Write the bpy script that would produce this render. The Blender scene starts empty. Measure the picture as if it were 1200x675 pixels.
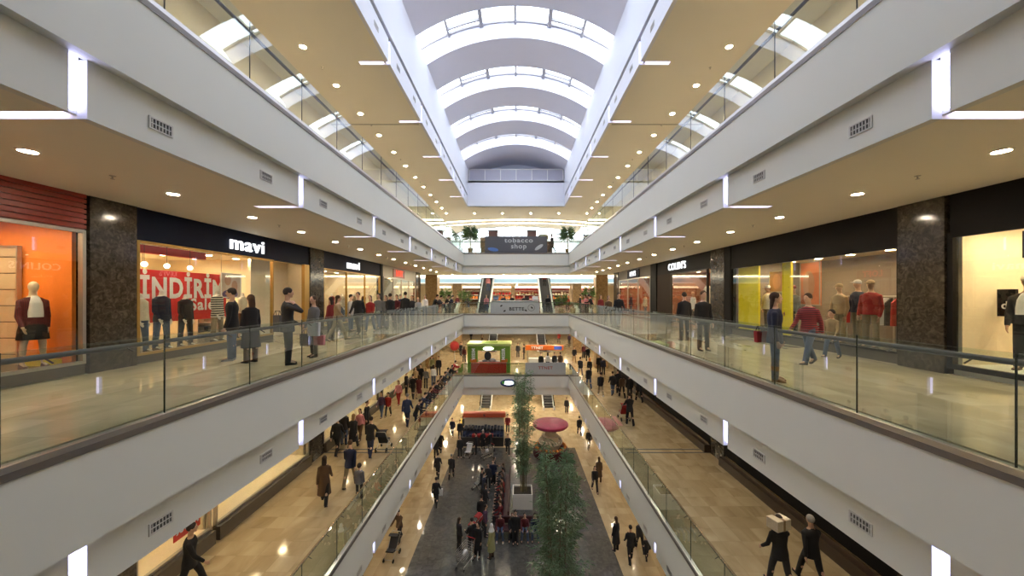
import bpy, math, random
from mathutils import Vector, Matrix, Euler
R = random.Random(7)
PI = math.pi
sc = bpy.context.scene
COL = sc.collection
# ------------------------------------------------------------------ camera, world, exposure
F = 430.0; CX = 606.0; CY = 346.5; EYE = 1.62
cd = bpy.data.cameras.new('camera'); cam = bpy.data.objects.new('camera', cd); COL.objects.link(cam)
cam.location = (0, 0, EYE); cam.rotation_euler = (PI/2, 0, 0)
cd.sensor_width = 36; cd.lens = 36*F/1200; cd.shift_x = -6/1200; cd.shift_y = 9/1200
cd.clip_start = .05; cd.clip_end = 300
sc.camera = cam
sc.view_settings.view_transform = 'Standard'; sc.view_settings.look = 'None'
sc.view_settings.gamma = 1; sc.view_settings.use_curve_mapping = False
sc.view_settings.exposure = 0.68
K_DOWN = 255.0      # downlight diffuser strength
K_SKY = 4.6        # overcast sky
K_LED = 3.6        # violet light strips
K_SHOP = 105.0      # lamps inside shops
w = bpy.data.worlds.new('overcast_sky'); sc.world = w; w.use_nodes = True
bgn = w.node_tree.nodes['Background']; bgn.inputs[0].default_value = (.84, .91, 1, 1); bgn.inputs[1].default_value = K_SKY
cy = sc.cycles
cy.max_bounces = 9; cy.diffuse_bounces = 5; cy.glossy_bounces = 4; cy.transmission_bounces = 4; cy.transparent_max_bounces = 24
cy.caustics_reflective = False; cy.caustics_refractive = False
cy.sample_clamp_indirect = 6; cy.use_denoising = True; cy.use_light_tree = True
try: cy.denoiser = 'OPENIMAGEDENOISE'
except Exception: pass

# ------------------------------------------------------------------ materials
MATS = {}
def nt(name):
    m = bpy.data.materials.new(name); m.use_nodes = True
    t = m.node_tree; b = t.nodes['Principled BSDF']; MATS[name] = m
    return m, t, b
def mat(name, col, rough=.6, metal=0, noise=.06, scale=12, spec=None, bump=0):
    if name in MATS: return MATS[name]
    m, t, b = nt(name)
    b.inputs['Roughness'].default_value = rough; b.inputs['Metallic'].default_value = metal
    if spec is not None: b.inputs['Specular IOR Level'].default_value = spec
    tc = t.nodes.new('ShaderNodeTexCoord'); nz = t.nodes.new('ShaderNodeTexNoise')
    nz.inputs['Scale'].default_value = scale; nz.inputs['Detail'].default_value = 3
    t.links.new(tc.outputs['Object'], nz.inputs['Vector'])
    mx = t.nodes.new('ShaderNodeMix'); mx.data_type = 'RGBA'
    mx.inputs[6].default_value = tuple(c*(1-noise) for c in col)+(1,)
    mx.inputs[7].default_value = tuple(min(1, c*(1+noise)) for c in col)+(1,)
    t.links.new(nz.outputs[0], mx.inputs[0]); t.links.new(mx.outputs[2], b.inputs['Base Color'])
    if bump:
        bp = t.nodes.new('ShaderNodeBump'); bp.inputs['Strength'].default_value = bump; bp.inputs['Distance'].default_value = .01
        t.links.new(nz.outputs[0], bp.inputs['Height']); t.links.new(bp.outputs[0], b.inputs['Normal'])
    return m
def emit(name, col, k, base=None):
    if name in MATS: return MATS[name]
    m, t, b = nt(name)
    b.inputs['Base Color'].default_value = (base or (.8, .8, .8))+(1,)
    b.inputs['Emission Color'].default_value = col+(1,); b.inputs['Emission Strength'].default_value = k
    return m
def ramp(t, src, stops):
    r = t.nodes.new('ShaderNodeValToRGB'); e = r.color_ramp.elements
    e[0].position = stops[0][0]; e[0].color = stops[0][1]+(1,)
    e[1].position = stops[-1][0]; e[1].color = stops[-1][1]+(1,)
    for p, c in stops[1:-1]:
        x = e.new(p); x.color = c+(1,)
    t.links.new(src, r.inputs[0]); return r
def stone_tiles(name, cols, tile, rough, grout=.8, stretch=(1, 1, 1), spec=.5, nscale=.9):
    m, t, b = nt(name)
    tc = t.nodes.new('ShaderNodeTexCoord'); mp = t.nodes.new('ShaderNodeMapping'); mp.inputs['Scale'].default_value = stretch
    t.links.new(tc.outputs['Object'], mp.inputs[0])
    nz = t.nodes.new('ShaderNodeTexNoise'); nz.inputs['Scale'].default_value = nscale; nz.inputs['Detail'].default_value = 7; nz.inputs['Distortion'].default_value = 1.2
    br = t.nodes.new('ShaderNodeTexBrick'); br.offset = 0; br.inputs['Scale'].default_value = 1
    br.inputs['Brick Width'].default_value = tile; br.inputs['Row Height'].default_value = tile
    br.inputs['Mortar Size'].default_value = .004; br.inputs['Color1'].default_value = (0, 0, 0, 1); br.inputs['Color2'].default_value = (1, 1, 1, 1); br.inputs['Mortar'].default_value = (.5, .5, .5, 1)
    t.links.new(tc.outputs['Object'], br.inputs['Vector'])
    # each tile shifts the veins
    va = t.nodes.new('ShaderNodeVectorMath'); va.operation = 'MULTIPLY_ADD'
    t.links.new(br.outputs['Color'], va.inputs[0]); va.inputs[1].default_value = (7, 5, 3)
    t.links.new(mp.outputs[0], va.inputs[2]); t.links.new(va.outputs[0], nz.inputs['Vector'])
    r = ramp(t, nz.outputs[0], cols)
    m1 = t.nodes.new('ShaderNodeMix'); m1.data_type = 'RGBA'; m1.blend_type = 'MULTIPLY'
    t.links.new(br.outputs['Fac'], m1.inputs[0]); t.links.new(r.outputs[0], m1.inputs[6]); m1.inputs[7].default_value = (grout,)*3+(1,)
    t.links.new(m1.outputs[2], b.inputs['Base Color'])
    b.inputs['Roughness'].default_value = rough; b.inputs['Specular IOR Level'].default_value = spec
    return m
def glass(name, tint, boost=1.7, rough=0.0):
    m = bpy.data.materials.new(name); m.use_nodes = True; t = m.node_tree; t.nodes.clear(); MATS[name] = m
    o = t.nodes.new('ShaderNodeOutputMaterial'); tr = t.nodes.new('ShaderNodeBsdfTransparent'); tr.inputs[0].default_value = tint+(1,)
    gl = t.nodes.new('ShaderNodeBsdfGlossy'); gl.inputs['Roughness'].default_value = rough; gl.inputs[0].default_value = (.95, 1, .97, 1)
    fr = t.nodes.new('ShaderNodeFresnel'); fr.inputs[0].default_value = 1.5
    ge = t.nodes.new('ShaderNodeNewGeometry')
    s = t.nodes.new('ShaderNodeMath'); s.operation = 'SUBTRACT'; s.inputs[0].default_value = 1; t.links.new(ge.outputs['Backfacing'], s.inputs[1])
    a = t.nodes.new('ShaderNodeMath'); a.operation = 'MULTIPLY'; t.links.new(fr.outputs[0], a.inputs[0]); t.links.new(s.outputs[0], a.inputs[1])
    c = t.nodes.new('ShaderNodeMath'); c.operation = 'MULTIPLY'; c.use_clamp = True; t.links.new(a.outputs[0], c.inputs[0]); c.inputs[1].default_value = boost
    mx = t.nodes.new('ShaderNodeMixShader'); t.links.new(c.outputs[0], mx.inputs[0]); t.links.new(tr.outputs[0], mx.inputs[1]); t.links.new(gl.outputs[0], mx.inputs[2])
    t.links.new(mx.outputs[0], o.inputs[0]); return m
def stripes(name, c1, c2, freq, axis='Z', plaid=False, rough=.8):
    m, t, b = nt(name); tc = t.nodes.new('ShaderNodeTexCoord')
    wv = t.nodes.new('ShaderNodeTexWave'); wv.bands_direction = axis; wv.inputs['Scale'].default_value = freq
    t.links.new(tc.outputs['Object'], wv.inputs['Vector'])
    r = ramp(t, wv.outputs['Fac'], [(.45, c1), (.55, c2)])
    out = r.outputs[0]
    if plaid:
        w2 = t.nodes.new('ShaderNodeTexWave'); w2.bands_direction = 'X'; w2.inputs['Scale'].default_value = freq
        t.links.new(tc.outputs['Object'], w2.inputs['Vector'])
        r2 = ramp(t, w2.outputs['Fac'], [(.45, c1), (.55, c2)])
        mx = t.nodes.new('ShaderNodeMix'); mx.data_type = 'RGBA'; mx.inputs[0].default_value = .5
        t.links.new(out, mx.inputs[6]); t.links.new(r2.outputs[0], mx.inputs[7]); out = mx.outputs[2]
    t.links.new(out, b.inputs['Base Color']); b.inputs['Roughness'].default_value = rough
    return m

M_white = mat('white_plaster', (.745, .755, .715), .55, noise=.015, scale=1.5)
M_vault = mat('vault_plaster_led_tint', (.77, .77, .88), .6, noise=.02, scale=1)  # lavender glow of the violet light strips is put into the plaster colour
M_well = mat('daylight_tinted_plaster', (.79, .81, .88), .55, noise=.015, scale=1.5)  # white plaster with the bluish daylight of the well mixed into its colour
M_ceil = mat('cream_ceiling', (.89, .845, .72), .7, noise=.02, scale=.8)
M_marble = stone_tiles('beige_marble', [(.25, (.36, .30, .20)), (.5, (.50, .43, .31)), (.75, (.62, .55, .42))], .6, .09, stretch=(1, .35, 1))
M_warmmarble = stone_tiles('honey_marble', [(.25, (.42, .31, .17)), (.5, (.55, .42, .25)), (.75, (.66, .53, .34))], .6, .12, stretch=(1, .5, 1))
M_marble2 = stone_tiles('ochre_marble', [(.25, (.29, .22, .12)), (.5, (.41, .32, .19)), (.75, (.51, .42, .27))], .6, .10, stretch=(1, .4, 1))
M_granite = stone_tiles('grey_granite_paving', [(.3, (.055, .052, .045)), (.5, (.085, .081, .071)), (.7, (.12, .115, .10))], .4, .16, grout=.7, nscale=3)
M_pillar = stone_tiles('brown_granite', [(.3, (.022, .017, .013)), (.5, (.05, .04, .03)), (.7, (.10, .08, .06))], 1.2, .12, nscale=9)
M_tan = stone_tiles('tan_stone', [(.3, (.22, .14, .07)), (.5, (.30, .20, .10)), (.7, (.38, .26, .14))], 1.2, .3, nscale=4)
M_glass = glass('balustrade_glass', (.89, .94, .91), 2.0)
M_sglass = glass('shop_glass', (.95, .97, .96), 1.4)
M_sky = glass('skylight_glass', (.97, .98, 1.0), 1.0)
M_edge = mat('glass_joint', (.035, .045, .035), .2)
M_steel = mat('brushed_steel', (.62, .60, .58), .28, .9)
M_dark = mat('dark_bronze', (.04, .034, .03), .45, .3)
M_bronze = mat('brass_rail', (.30, .22, .13), .22, .9)
M_black = mat('black_panel', (.010, .009, .009), .55, spec=.1)
M_navy = mat('navy_panel', (.005, .008, .024), .55, spec=.1)
M_red = mat('red_lacquer', (.28, .03, .015), .35)
M_orange = mat('orange_wall', (.90, .26, .04), .5)
M_cream = mat('cream_wall', (.85, .74, .55), .6)
M_woodp = mat('pale_wood_panel', (.62, .50, .34), .5)
M_sill = mat('granite_sill', (.10, .085, .07), .25)
M_yellow = mat('yellow_panel', (.85, .72, .02), .4)
M_vent = mat('vent_white', (.62, .61, .60), .4)
M_ventd = mat('vent_dark', (.05, .05, .05), .6)
M_led = emit('violet_light', (.56, .56, 1.0), K_LED)
M_down = emit('downlight_lens', (1.0, .85, .63), K_DOWN)
M_cove = emit('cove_light', (1.0, .87, .62), 7.0)
M_shoplamp = emit('shop_lamp_lens', (1.0, .74, .42), K_SHOP)
M_sign = emit('white_sign_light', (.93, .96, 1), 1.0)
M_trim = mat('lamp_trim', (.75, .72, .66), .3)
M_alu = mat('aluminium', (.50, .47, .42), .35, .8)
M_blue = mat('pale_blue_panel', (.32, .55, .68), .4)

# ------------------------------------------------------------------ mesh helpers
class MB:
    def __init__(s): s.v = []; s.f = []; s.sm = False
    def add(s, vs, fs):
        n = len(s.v); s.v += [tuple(v) for v in vs]; s.f += [tuple(i+n for i in f) for f in fs]; return s
    def box(s, x0, x1, y0, y1, z0, z1):
        if x0 > x1: x0, x1 = x1, x0
        if y0 > y1: y0, y1 = y1, y0
        if z0 > z1: z0, z1 = z1, z0
        return s.add([(x0, y0, z0), (x1, y0, z0), (x1, y1, z0), (x0, y1, z0), (x0, y0, z1), (x1, y0, z1), (x1, y1, z1), (x0, y1, z1)],
              [(0, 3, 2, 1), (4, 5, 6, 7), (0, 1, 5, 4), (1, 2, 6, 5), (2, 3, 7, 6), (3, 0, 4, 7)])
    def bbox(s, x0, x1, y0, y1, z0, z1, b=.01):
        """box with chamfered vertical edges and top"""
        if x0 > x1: x0, x1 = x1, x0
        if y0 > y1: y0, y1 = y1, y0
        ring = lambda e, z: [(x0+e+b, y0+e, z), (x1-e-b, y0+e, z), (x1-e, y0+e+b, z), (x1-e, y1-e-b, z), (x1-e-b, y1-e, z), (x0+e+b, y1-e, z), (x0+e, y1-e-b, z), (x0+e, y0+e+b, z)]
        rs = [ring(b, z0), ring(0, z0+b), ring(0, z1-b), ring(b, z1)]
        return s.rings(rs)
    def rings(s, rs, cap=True, close=False):
        n = len(rs[0]); vs = [v for r in rs for v in r]; fs = []
        m = len(rs)
        for k in range(m if close else m-1):
            a = k*n; b = ((k+1) % m)*n
            for i in range(n):
                j = (i+1) % n; fs.append((a+i, a+j, b+j, b+i))
        if cap and not close: fs.append(tuple(range(n-1, -1, -1))); fs.append(tuple(range((m-1)*n, m*n)))
        return s.add(vs, fs)
    def tube(s, p0, p1, r0, r1=None, n=10, cap=True):
        p0 = Vector(p0); p1 = Vector(p1); r1 = r0 if r1 is None else r1
        d = (p1-p0).normalized(); u = d.orthogonal().normalized(); v = d.cross(u)
        rs = [[p+(u*math.cos(2*PI*i/n)+v*math.sin(2*PI*i/n))*r for i in range(n)] for p, r in ((p0, r0), (p1, r1))]
        s.sm = True; return s.rings(rs, cap)
    def path(s, pts, r, n=8):
        for a, b in zip(pts, pts[1:]): s.tube(a, b, r, n=n)
        return s
    def lathe(s, prof, c=(0, 0, 0), n=24):
        rs = [[(c[0]+r*math.cos(2*PI*i/n), c[1]+r*math.sin(2*PI*i/n), c[2]+z) for i in range(n)] for r, z in prof]
        s.sm = True; return s.rings(rs)
    def ell(s, c, r, n=12, m=8, rot=None):
        vs = []; fs = []; c = Vector(c)
        for j in range(1, m):
            th = PI*j/m
            for i in range(n):
                p = Vector((r[0]*math.sin(th)*math.cos(2*PI*i/n), r[1]*math.sin(th)*math.sin(2*PI*i/n), r[2]*math.cos(th)))
                vs.append(c+(rot @ p if rot else p))
        t = Vector((0, 0, r[2])); b = -t
        vs += [c+(rot @ t if rot else t), c+(rot @ b if rot else b)]; T = len(vs)-2; B = T+1
        for j in range(m-2):
            for i in range(n):
                k = (i+1) % n; fs.append((j*n+i, (j+1)*n+i, (j+1)*n+k, j*n+k))
        for i in range(n):
            k = (i+1) % n; fs.append((T, i, k)); fs.append((B, (m-2)*n+k, (m-2)*n+i))
        s.sm = True; return s.add(vs, fs)
    def torus(s, c, R0, r, n=20, m=6, axis='z'):
        rs = []
        for i in range(n):
            a = 2*PI*i/n; ring = []
            for j in range(m):
                b = 2*PI*j/m; q = R0+r*math.cos(b); z = r*math.sin(b)
                p = (q*math.cos(a), q*math.sin(a), z) if axis == 'z' else ((z, q*math.cos(a), q*math.sin(a)) if axis == 'x' else (q*math.cos(a), z, q*math.sin(a)))
                ring.append((c[0]+p[0], c[1]+p[1], c[2]+p[2]))
            rs.append(ring)
        s.sm = True; return s.rings(rs, cap=False, close=True)
    def mesh(s, name):
        me = bpy.data.meshes.new(name); me.from_pydata(s.v, [], s.f); me.update()
        if s.sm:
            me.polygons.foreach_set('use_smooth', [True]*len(me.polygons))
            try: me.set_sharp_from_angle(angle=.7)
            except Exception: pass
        return me
    def build(s, name, m, parent=None, **kw):
        me = s.mesh(name); me.materials.append(m); return link(name, me, parent, **kw)
def link(name, data, parent=None, label=None, cat=None, group=None, kind=None, loc=None):
    o = bpy.data.objects.new(name, data); COL.objects.link(o)
    if parent: o.parent = parent
    if label: o['label'] = label
    if cat: o['category'] = cat
    if group: o['group'] = group
    if kind: o['kind'] = kind
    if loc: o.location = loc
    return o
def thing(name, label, cat, loc=(0, 0, 0), rz=0, group=None):
    o = link(name, None, None, label, cat, group, None, loc); o.rotation_euler = (0, 0, rz); o.empty_display_size = .2; return o
def struct(name, mb, m, parent=None):
    return mb.build(name, m, parent, kind=None if parent else 'structure')
def copy_tree(o, parent=None, **props):
    c = o.copy(); COL.objects.link(c); c.parent = parent
    for k, v in props.items(): c[k] = v
    for ch in list(o.children): copy_tree(ch, c)
    return c
def text(name, s, size, m, parent, loc, rot, off=.0, ext=.02, ax='CENTER', sx=1.0, label=None):
    cu = bpy.data.curves.new(name, 'FONT'); cu.body = s; cu.size = size; cu.offset = off; cu.extrude = ext; cu.align_x = ax; cu.align_y = 'CENTER'; cu.resolution_u = 3; cu.space_character = 1.12
    tmp = bpy.data.objects.new('tmp', cu); COL.objects.link(tmp); bpy.context.view_layer.update()
    me = bpy.data.meshes.new_from_object(tmp.evaluated_get(bpy.context.evaluated_depsgraph_get())); me.name = name
    bpy.data.objects.remove(tmp); bpy.data.curves.remove(cu)
    me.materials.clear(); me.materials.append(m); o = link(name, me, parent, label=label); o.location = loc; o.rotation_euler = rot; o.scale = (sx, 1, 1); return o
RL = (PI/2, 0, PI/2); RR = (PI/2, 0, -PI/2); RF = (PI/2, 0, 0)
ORD = 'nearest,second,third,fourth,fifth,sixth,seventh,eighth,ninth,tenth,eleventh,twelfth,thirteenth,fourteenth,fifteenth,sixteenth,seventeenth,eighteenth,nineteenth,twentieth'.split(',')
def P(px, Y): return (px-CX)*Y/F
def G(px, py, z):  # point on a floor of height z seen at a pixel
    Y = F*(EYE-z)/(py-CY); return (px-CX)*Y/F, Y

# ------------------------------------------------------------------ structure
A, B = 4.9, 4.72          # atrium half widths (left, right)
D = 33.7; W = 8.9; Y0 = -7.0
ZU, ZM, ZL, ZG = 5.61, 0.0, -5.61, -11.22
ZC = 9.82
LEDY = [4.22+4.36*k for k in range(7)]
SIDES = (('left', -1, A), ('right', 1, B))
def sb(mb, s, a, b, y0, y1, z0, z1): mb.box(s*a, s*b, y0, y1, z0, z1)
fl = {ZU: 'upper', ZM: 'middle', ZL: 'lower'}
ntrim = [0]
def trim():
    ntrim[0] += 1; return 'trim_%d' % ntrim[0]
for z0 in (ZU, ZM, ZL):
    mfl = M_marble if z0 != ZL else M_marble2
    yend = {ZU: 38.0, ZM: 56.0, ZL: 70.0}[z0]
    mb = MB()
    for nm, s, a in SIDES:
        sb(mb, s, a+.1, W, .0, D, z0-.12, z0)
    mb.box(-W, W, Y0, -.12, z0-.12, z0)          # bridge under the camera end
    if z0 == ZL:
        for s in (-1, 1): sb(mb, s, 2.6, 4.6, D, 47.5, z0-.12, z0); sb(mb, s, 2.6, 4.6, 52, yend, z0-.12, z0)
        mb.box(-2.6, 2.6, D, yend, z0-.12, z0); mb.box(-15, -4.6, D, yend, z0-.12, z0); mb.box(4.6, 15, D, yend, z0-.12, z0)
    else: mb.box(-W if z0 == ZU else -15, W if z0 == ZU else 15, D+.1, yend, z0-.12, z0)
    if z0 == ZU: mb.box(-15, 15, 46, 62, z0-.12, z0)
    struct('floor', mb, mfl)
    for nm, s, a in SIDES:
        mb = MB(); sb(mb, s, a, a+.2, -.1, D+.2, z0-1.22, z0-.17)       # upper fascia
        zb = z0-1.915
        ys = [-.1]+sum([[y-.09, y+.09] for y in LEDY], [])+[D+.15]
        for k in range(0, len(ys)-1, 2): sb(mb, s, a+.15, a+.27, ys[k], ys[k+1], zb, z0-1.22)
        sb(mb, s, a+.27, a+.33, -.1, D, zb+.05, z0-1.22)
        struct('wall_%s' % nm, mb, M_white)
        mb = MB()                                                   # soffit
        for k in range(0, len(ys)-1, 2): sb(mb, s, a+.27, W, ys[k], ys[k+1], zb, zb+.12)
        for y in LEDY: sb(mb, s, a+1.2, W, y-.09, y+.09, zb, zb+.12)
        sb(mb, s, a+.27, W, -.1, D, zb+.13, zb+.17)
        if z0 == ZM or z0 == ZL or z0 == ZU: struct('ceiling', mb, M_ceil)
        # expansion joint across the gallery floor
        mb = MB(); sb(mb, s, a+.35, W, 16.86, 16.95, z0, z0+.004); sb(mb, s, a+.35, W, 17.22, 17.31, z0, z0+.004); struct(trim(), mb, M_dark)
    # far end fascia
    mb = MB(); mb.box(-A, B, D, D+.2, z0-1.22, z0-.17); mb.box(-A-.15, B+.15, D+.15, D+.3, z0-1.915, z0-1.22); mb.box(-A, B, -.3, -.1, z0-1.9, z0-.17)
    struct('wall_far', mb, M_white)
    mb = MB(); ye = 38.0
    mb.box(-W-4, W+4, D+.27, ye, z0-1.915, z0-1.8); mb.box(-W, W, Y0, -.3, z0-1.915, z0-1.8)
    if z0 == ZM: mb.box(-15, 15, ye, 56, z0-1.915, z0-1.8)
    if z0 == ZL:
        mb.box(-15, 15, ye, 47, z0-1.915, z0-1.8); mb.box(-15, 15, 52.2, 70, z0-1.915, z0-1.8)
    struct('ceiling', mb, M_ceil)
# ground
mb = MB(); mb.box(-15, -5.15, Y0, 62, ZG-.2, ZG); mb.box(4.88, 15, Y0, 62, ZG-.2, ZG); mb.box(-5.15, 4.88, 31.0, 62, ZG-.2, ZG)
struct('floor', mb, M_marble2)
mb = MB(); mb.box(-5.15, 4.88, Y0, 31.0, ZG-.2, ZG); struct('floor', mb, M_granite)
# outer shell
mb = MB(); mb.box(-15.2, 15.2, Y0-.3, Y0, ZG, ZC+4); struct('wall_near', mb, M_white)
mb = MB()
for s in (-1, 1): sb(mb, s, 15, 15.2, Y0, 70, ZG, ZC+.3)
struct('wall_outer', mb, M_white)
mb = MB(); mb.box(-15, 15, 62, 62.3, ZG, ZL-1.9); mb.box(-15, 15, 70, 70.3, ZL, ZM-1.8); mb.box(-15, 15, 62, 62.2, ZM-1.8, ZU); mb.box(-15, 15, 62, 70, ZL-.3, ZL-.12)
mb.box(-15, 15, 62, 70.3, ZM-1.9, ZM-1.7); struct('wall_back', mb, M_cream)
# upper gallery side walls + top ceiling
for nm, s, a in SIDES:
    mb = MB(); sb(mb, s, W, W+.2, Y0, D+4, ZU, ZC)
    sb(mb, s, W, W+.2, Y0, D+4, ZG, ZL-1.9)
    struct('wall_%s' % nm, mb, M_cream)
XL, XR = -4.51, 4.33
mb = MB()
zc1 = ZC+.12
for s, a in ((-1, -XL), (1, XR)):
    ys = [Y0]+sum([[y-.09, y+.09] for y in LEDY], [])+[D]
    for k in range(0, len(ys)-1, 2): sb(mb, s, a+.12, W, ys[k], ys[k+1], ZC, zc1)
    for y in LEDY: sb(mb, s, a+1.05, W, y-.09, y+.09, ZC, zc1)
    sb(mb, s, a+.12, W, Y0, D, zc1+.01, zc1+.05)
    sb(mb, s, W, 15, Y0, 62, ZC, zc1)
mb.box(XL-.12, XR+.12, Y0, -3, ZC, zc1)
# far part with a round opening (radius 9 at y 52.8)
N = 48; ring = [(9*math.cos(2*PI*i/N), 52.8+9*math.sin(2*PI*i/N)) for i in range(N)]
def clampbox(x, y):
    dx, dy = x, y-52.8; t = min(W/abs(dx) if dx else 9e9, ((62-52.8) if dy > 0 else (52.8-D))/abs(dy) if abs(dy) > 1e-6 else 9e9); return dx*t, 52.8+dy*t
W_ = 15.0
def cb(x, y):
    dx, dy = x, y-52.8; t = min(W_/abs(dx) if abs(dx) > 1e-6 else 9e9, ((62.2-52.8) if dy > 0 else (52.8-D))/abs(dy) if abs(dy) > 1e-6 else 9e9); return dx*t, 52.8+dy*t
angs = sorted(set([2*PI*i/N for i in range(N)]+[math.atan2(9.4, 15) % (2*PI), math.atan2(9.4, -15) % (2*PI), math.atan2(D-52.8, 15) % (2*PI), math.atan2(D-52.8, -15) % (2*PI)]))
ii = [(9*math.cos(t), 52.8+9*math.sin(t)) for t in angs]; oo = [cb(*p) for p in ii]; n = len(ii)
vs = [(x, y, ZC) for x, y in ii]+[(x, y, ZC) for x, y in oo]+[(x, y, zc1) for x, y in ii]+[(x, y, zc1) for x, y in oo]
fs = []
for i in range(n):
    j = (i+1) % n
    fs += [(i, n+i, n+j, j), (2*n+i, 2*n+j, 3*n+j, 3*n+i)]
mb.add(vs, fs); struct('ceiling', mb, M_ceil)
# round lantern over the far hall
mb = MB(); o1 = [(9.0*math.cos(t), 52.8+9.0*math.sin(t)) for t in angs]; o2 = [(9.25*math.cos(t), 52.8+9.25*math.sin(t)) for t in angs]
mb.rings([[(x, y, ZC) for x, y in o1], [(x, y, ZC+1.2) for x, y in o1], [(x, y, ZC+1.2) for x, y in o2], [(x, y, ZC) for x, y in o2]], cap=False, close=True)
struct('wall_round_lantern', mb, M_white)
dome = link('window_10', None, kind='structure')
mb = MB()
for t in [PI*i/6 for i in range(6)]:
    c, s_ = math.cos(t)*9, math.sin(t)*9; mb.tube((c, 52.8+s_, ZC+1.2), (-c, 52.8-s_, ZC+1.2), .08, n=6)
mb.torus((0, 52.8, ZC+1.2), 4.5, .07, 36, 5); mb.build('window_frame', M_white, dome)
mb = MB(); mb.rings([[(9.2*math.cos(t), 52.8+9.2*math.sin(t), z) for t in angs] for z in (ZC+1.22, ZC+1.25)]); mb.sm = False; mb.build('pane', M_sky, dome)
# cove light arcs in the far ceiling
def arc_strip(name, R0, yc, z0, z1, wd, m, half, parent=None, **kw):
    mb = MB(); rs = []
    for i in range(41):
        x = -half+2*half*i/40; y = yc-math.sqrt(R0*R0-x*x)
        rs.append([(x, y, z0), (x, y+wd, z0), (x, y+wd, z1), (x, y, z1)])
    mb.rings(rs); return mb.build(name, m, parent, **kw)
for k, (yn, half, nm) in enumerate(((39.3, 13.5, 'curved cove light line across the far ceiling, the nearer one'), (41.1, 13.5, 'curved cove light line across the far ceiling, the farther one'))):
    t = thing('cove_light', nm, 'light', (0, yn, ZC))
    o = arc_strip('diffuser', 21.25, yn+21.25, ZC-.055, ZC-.01, .30, M_cove, half, t); o.location = (0, -yn, -ZC)
    o = arc_strip('lip', 21.25, yn+21.25, ZC-.03, ZC-.0, .06, M_ceil, half, t); o.location = (0, -yn-.14, -ZC)
# skylight well
for nm, s, a in (('left', -1, -XL), ('right', 1, XR)):
    mb = MB(); ys = [-3]+sum([[y-.09, y+.09] for y in LEDY], [])+[D]
    for k in range(0, len(ys)-1, 2): sb(mb, s, a, a+.12, ys[k], ys[k+1], ZC, ZC+.83)
    sb(mb, s, a+.12, a+.2, -3, D, ZC+.05, ZC+1.05)
    sb(mb, s, a, a+.2, -3, D, ZC+1.05, 13.2)
    struct('wall_skylight_%s' % nm, mb, M_well)
    mb = MB(); sb(mb, s, a+.09, a+.119, -3, D, ZC+.83, ZC+1.05); struct(trim(), mb, mat('groove_shade_grey', (.22, .22, .23), .6))  # grey strip paints the shade inside the recessed groove
mb = MB(); mb.box(XL-.2, XR+.2, D, D+.2, ZC, 12.15); mb.box(XL, XR, D-.08, D, ZC, ZC+.8); mb.box(XL-.2, XR+.2, D+2.5, D+2.7, 12, 15); mb.box(XL-.2, XR+.2, D, D+2.6, 12.0, 12.15); mb.box(XL-.2, XR+.2, -3.2, -3, ZC, 15)
for s, a in ((-1, -XL), (1, XR)): sb(mb, s, a, a+.2, D, D+2.7, 12.15, 13.2)
struct('wall_skylight_far', mb, M_well)
gal = thing('gallery_railing', 'white metal railing of the service gallery under the last skylight', 'railing', (0, D+.08, 12.15))
mb = MB()
for z in (.05, 1.1): mb.tube((XL, 0, z), (XR, 0, z), .05, n=8)
mb.build('rail', M_white, gal)
for k in range(7):
    x = XL+.1+(XR-XL-.2)*k/6; MB().tube((x, 0, 0), (x, 0, 1.1), .035, n=8).build('post', M_white, gal)
mb = MB(); mb.box(XL, XR, -.005, .005, .1, 1.05); mb.build('mesh_panel', mat('pale_lilac_panel', (.42, .42, .50), .5), gal)
# barrel vault
HC = (XL+XR)/2; HW = (XR-XL)/2; ZS = 13.18; RISE = 1.35
RV = (HW*HW+RISE*RISE)/(2*RISE); ZV = ZS+RISE-RV; AM = math.asin(HW/RV)
def vp(a, r): return (HC+r*math.sin(a), ZV+r*math.cos(a))
def arcband(mb, y0, y1, r0, r1, a0=-AM, a1=AM, n=24):
    rs = []
    for i in range(n+1):
        a = a0+(a1-a0)*i/n; x0, z0 = vp(a, r0); x1, z1 = vp(a, r1)
        rs.append([(x0, y0, z0), (x0, y1, z0), (x1, y1, z1), (x1, y0, z1)])
    mb.rings(rs)
GY = [(3.4+4.32*k, 5.4+4.32*k) for k in range(7)]
ys = [-3.2]+[v for g in GY for v in g]+[D+2.7]
for k in range(0, len(ys)-1, 2):
    mb = MB(); arcband(mb, ys[k], ys[k+1], RV, RV+.9); mb.sm = True; struct('ceiling_vault', mb, M_vault)
for k, (g0, g1) in enumerate(GY):
    win = link('window_%d' % (k+1), None, kind='structure')
    mb = MB(); arcband(mb, g0, g1, RV+.86, RV+.88); mb.build('pane', M_sky, win)
    mb = MB(); arcband(mb, g0-.02, g0+.07, RV+.76, RV+.86); arcband(mb, g1-.07, g1+.02, RV+.76, RV+.86)
    for j in range(1, 6):
        a = -AM+2*AM*j/6; d = (.085 if j in (2, 4) else .05)/RV
        arcband(mb, g0, g1, RV+.66, RV+.86, a-d, a+d, 1)
    a = -AM+2*AM*1.0/6
    for a0, a1 in ((-AM+2*AM/6, -AM+2*AM*2/6), (AM-2*AM*2/6, AM-2*AM/6)): arcband(mb, g1-.45, g1-.36, RV+.72, RV+.86, a0, a1, 6)
    mb.build('window_frame', mat('mullion_grey', (.30, .29, .30), .5), win)
    pl = bpy.data.lights.new('skylight_portal', 'AREA'); pl.shape = 'RECTANGLE'; pl.size = HW*2; pl.size_y = 2.0; pl.cycles.is_portal = True
    po = bpy.data.objects.new('skylight_portal', pl); COL.objects.link(po); po.location = (HC, (g0+g1)/2, ZS+RISE+1.05)
pl = bpy.data.lights.new('lantern_portal', 'AREA'); pl.shape = 'DISK'; pl.size = 18.4; pl.cycles.is_portal = True
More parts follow.
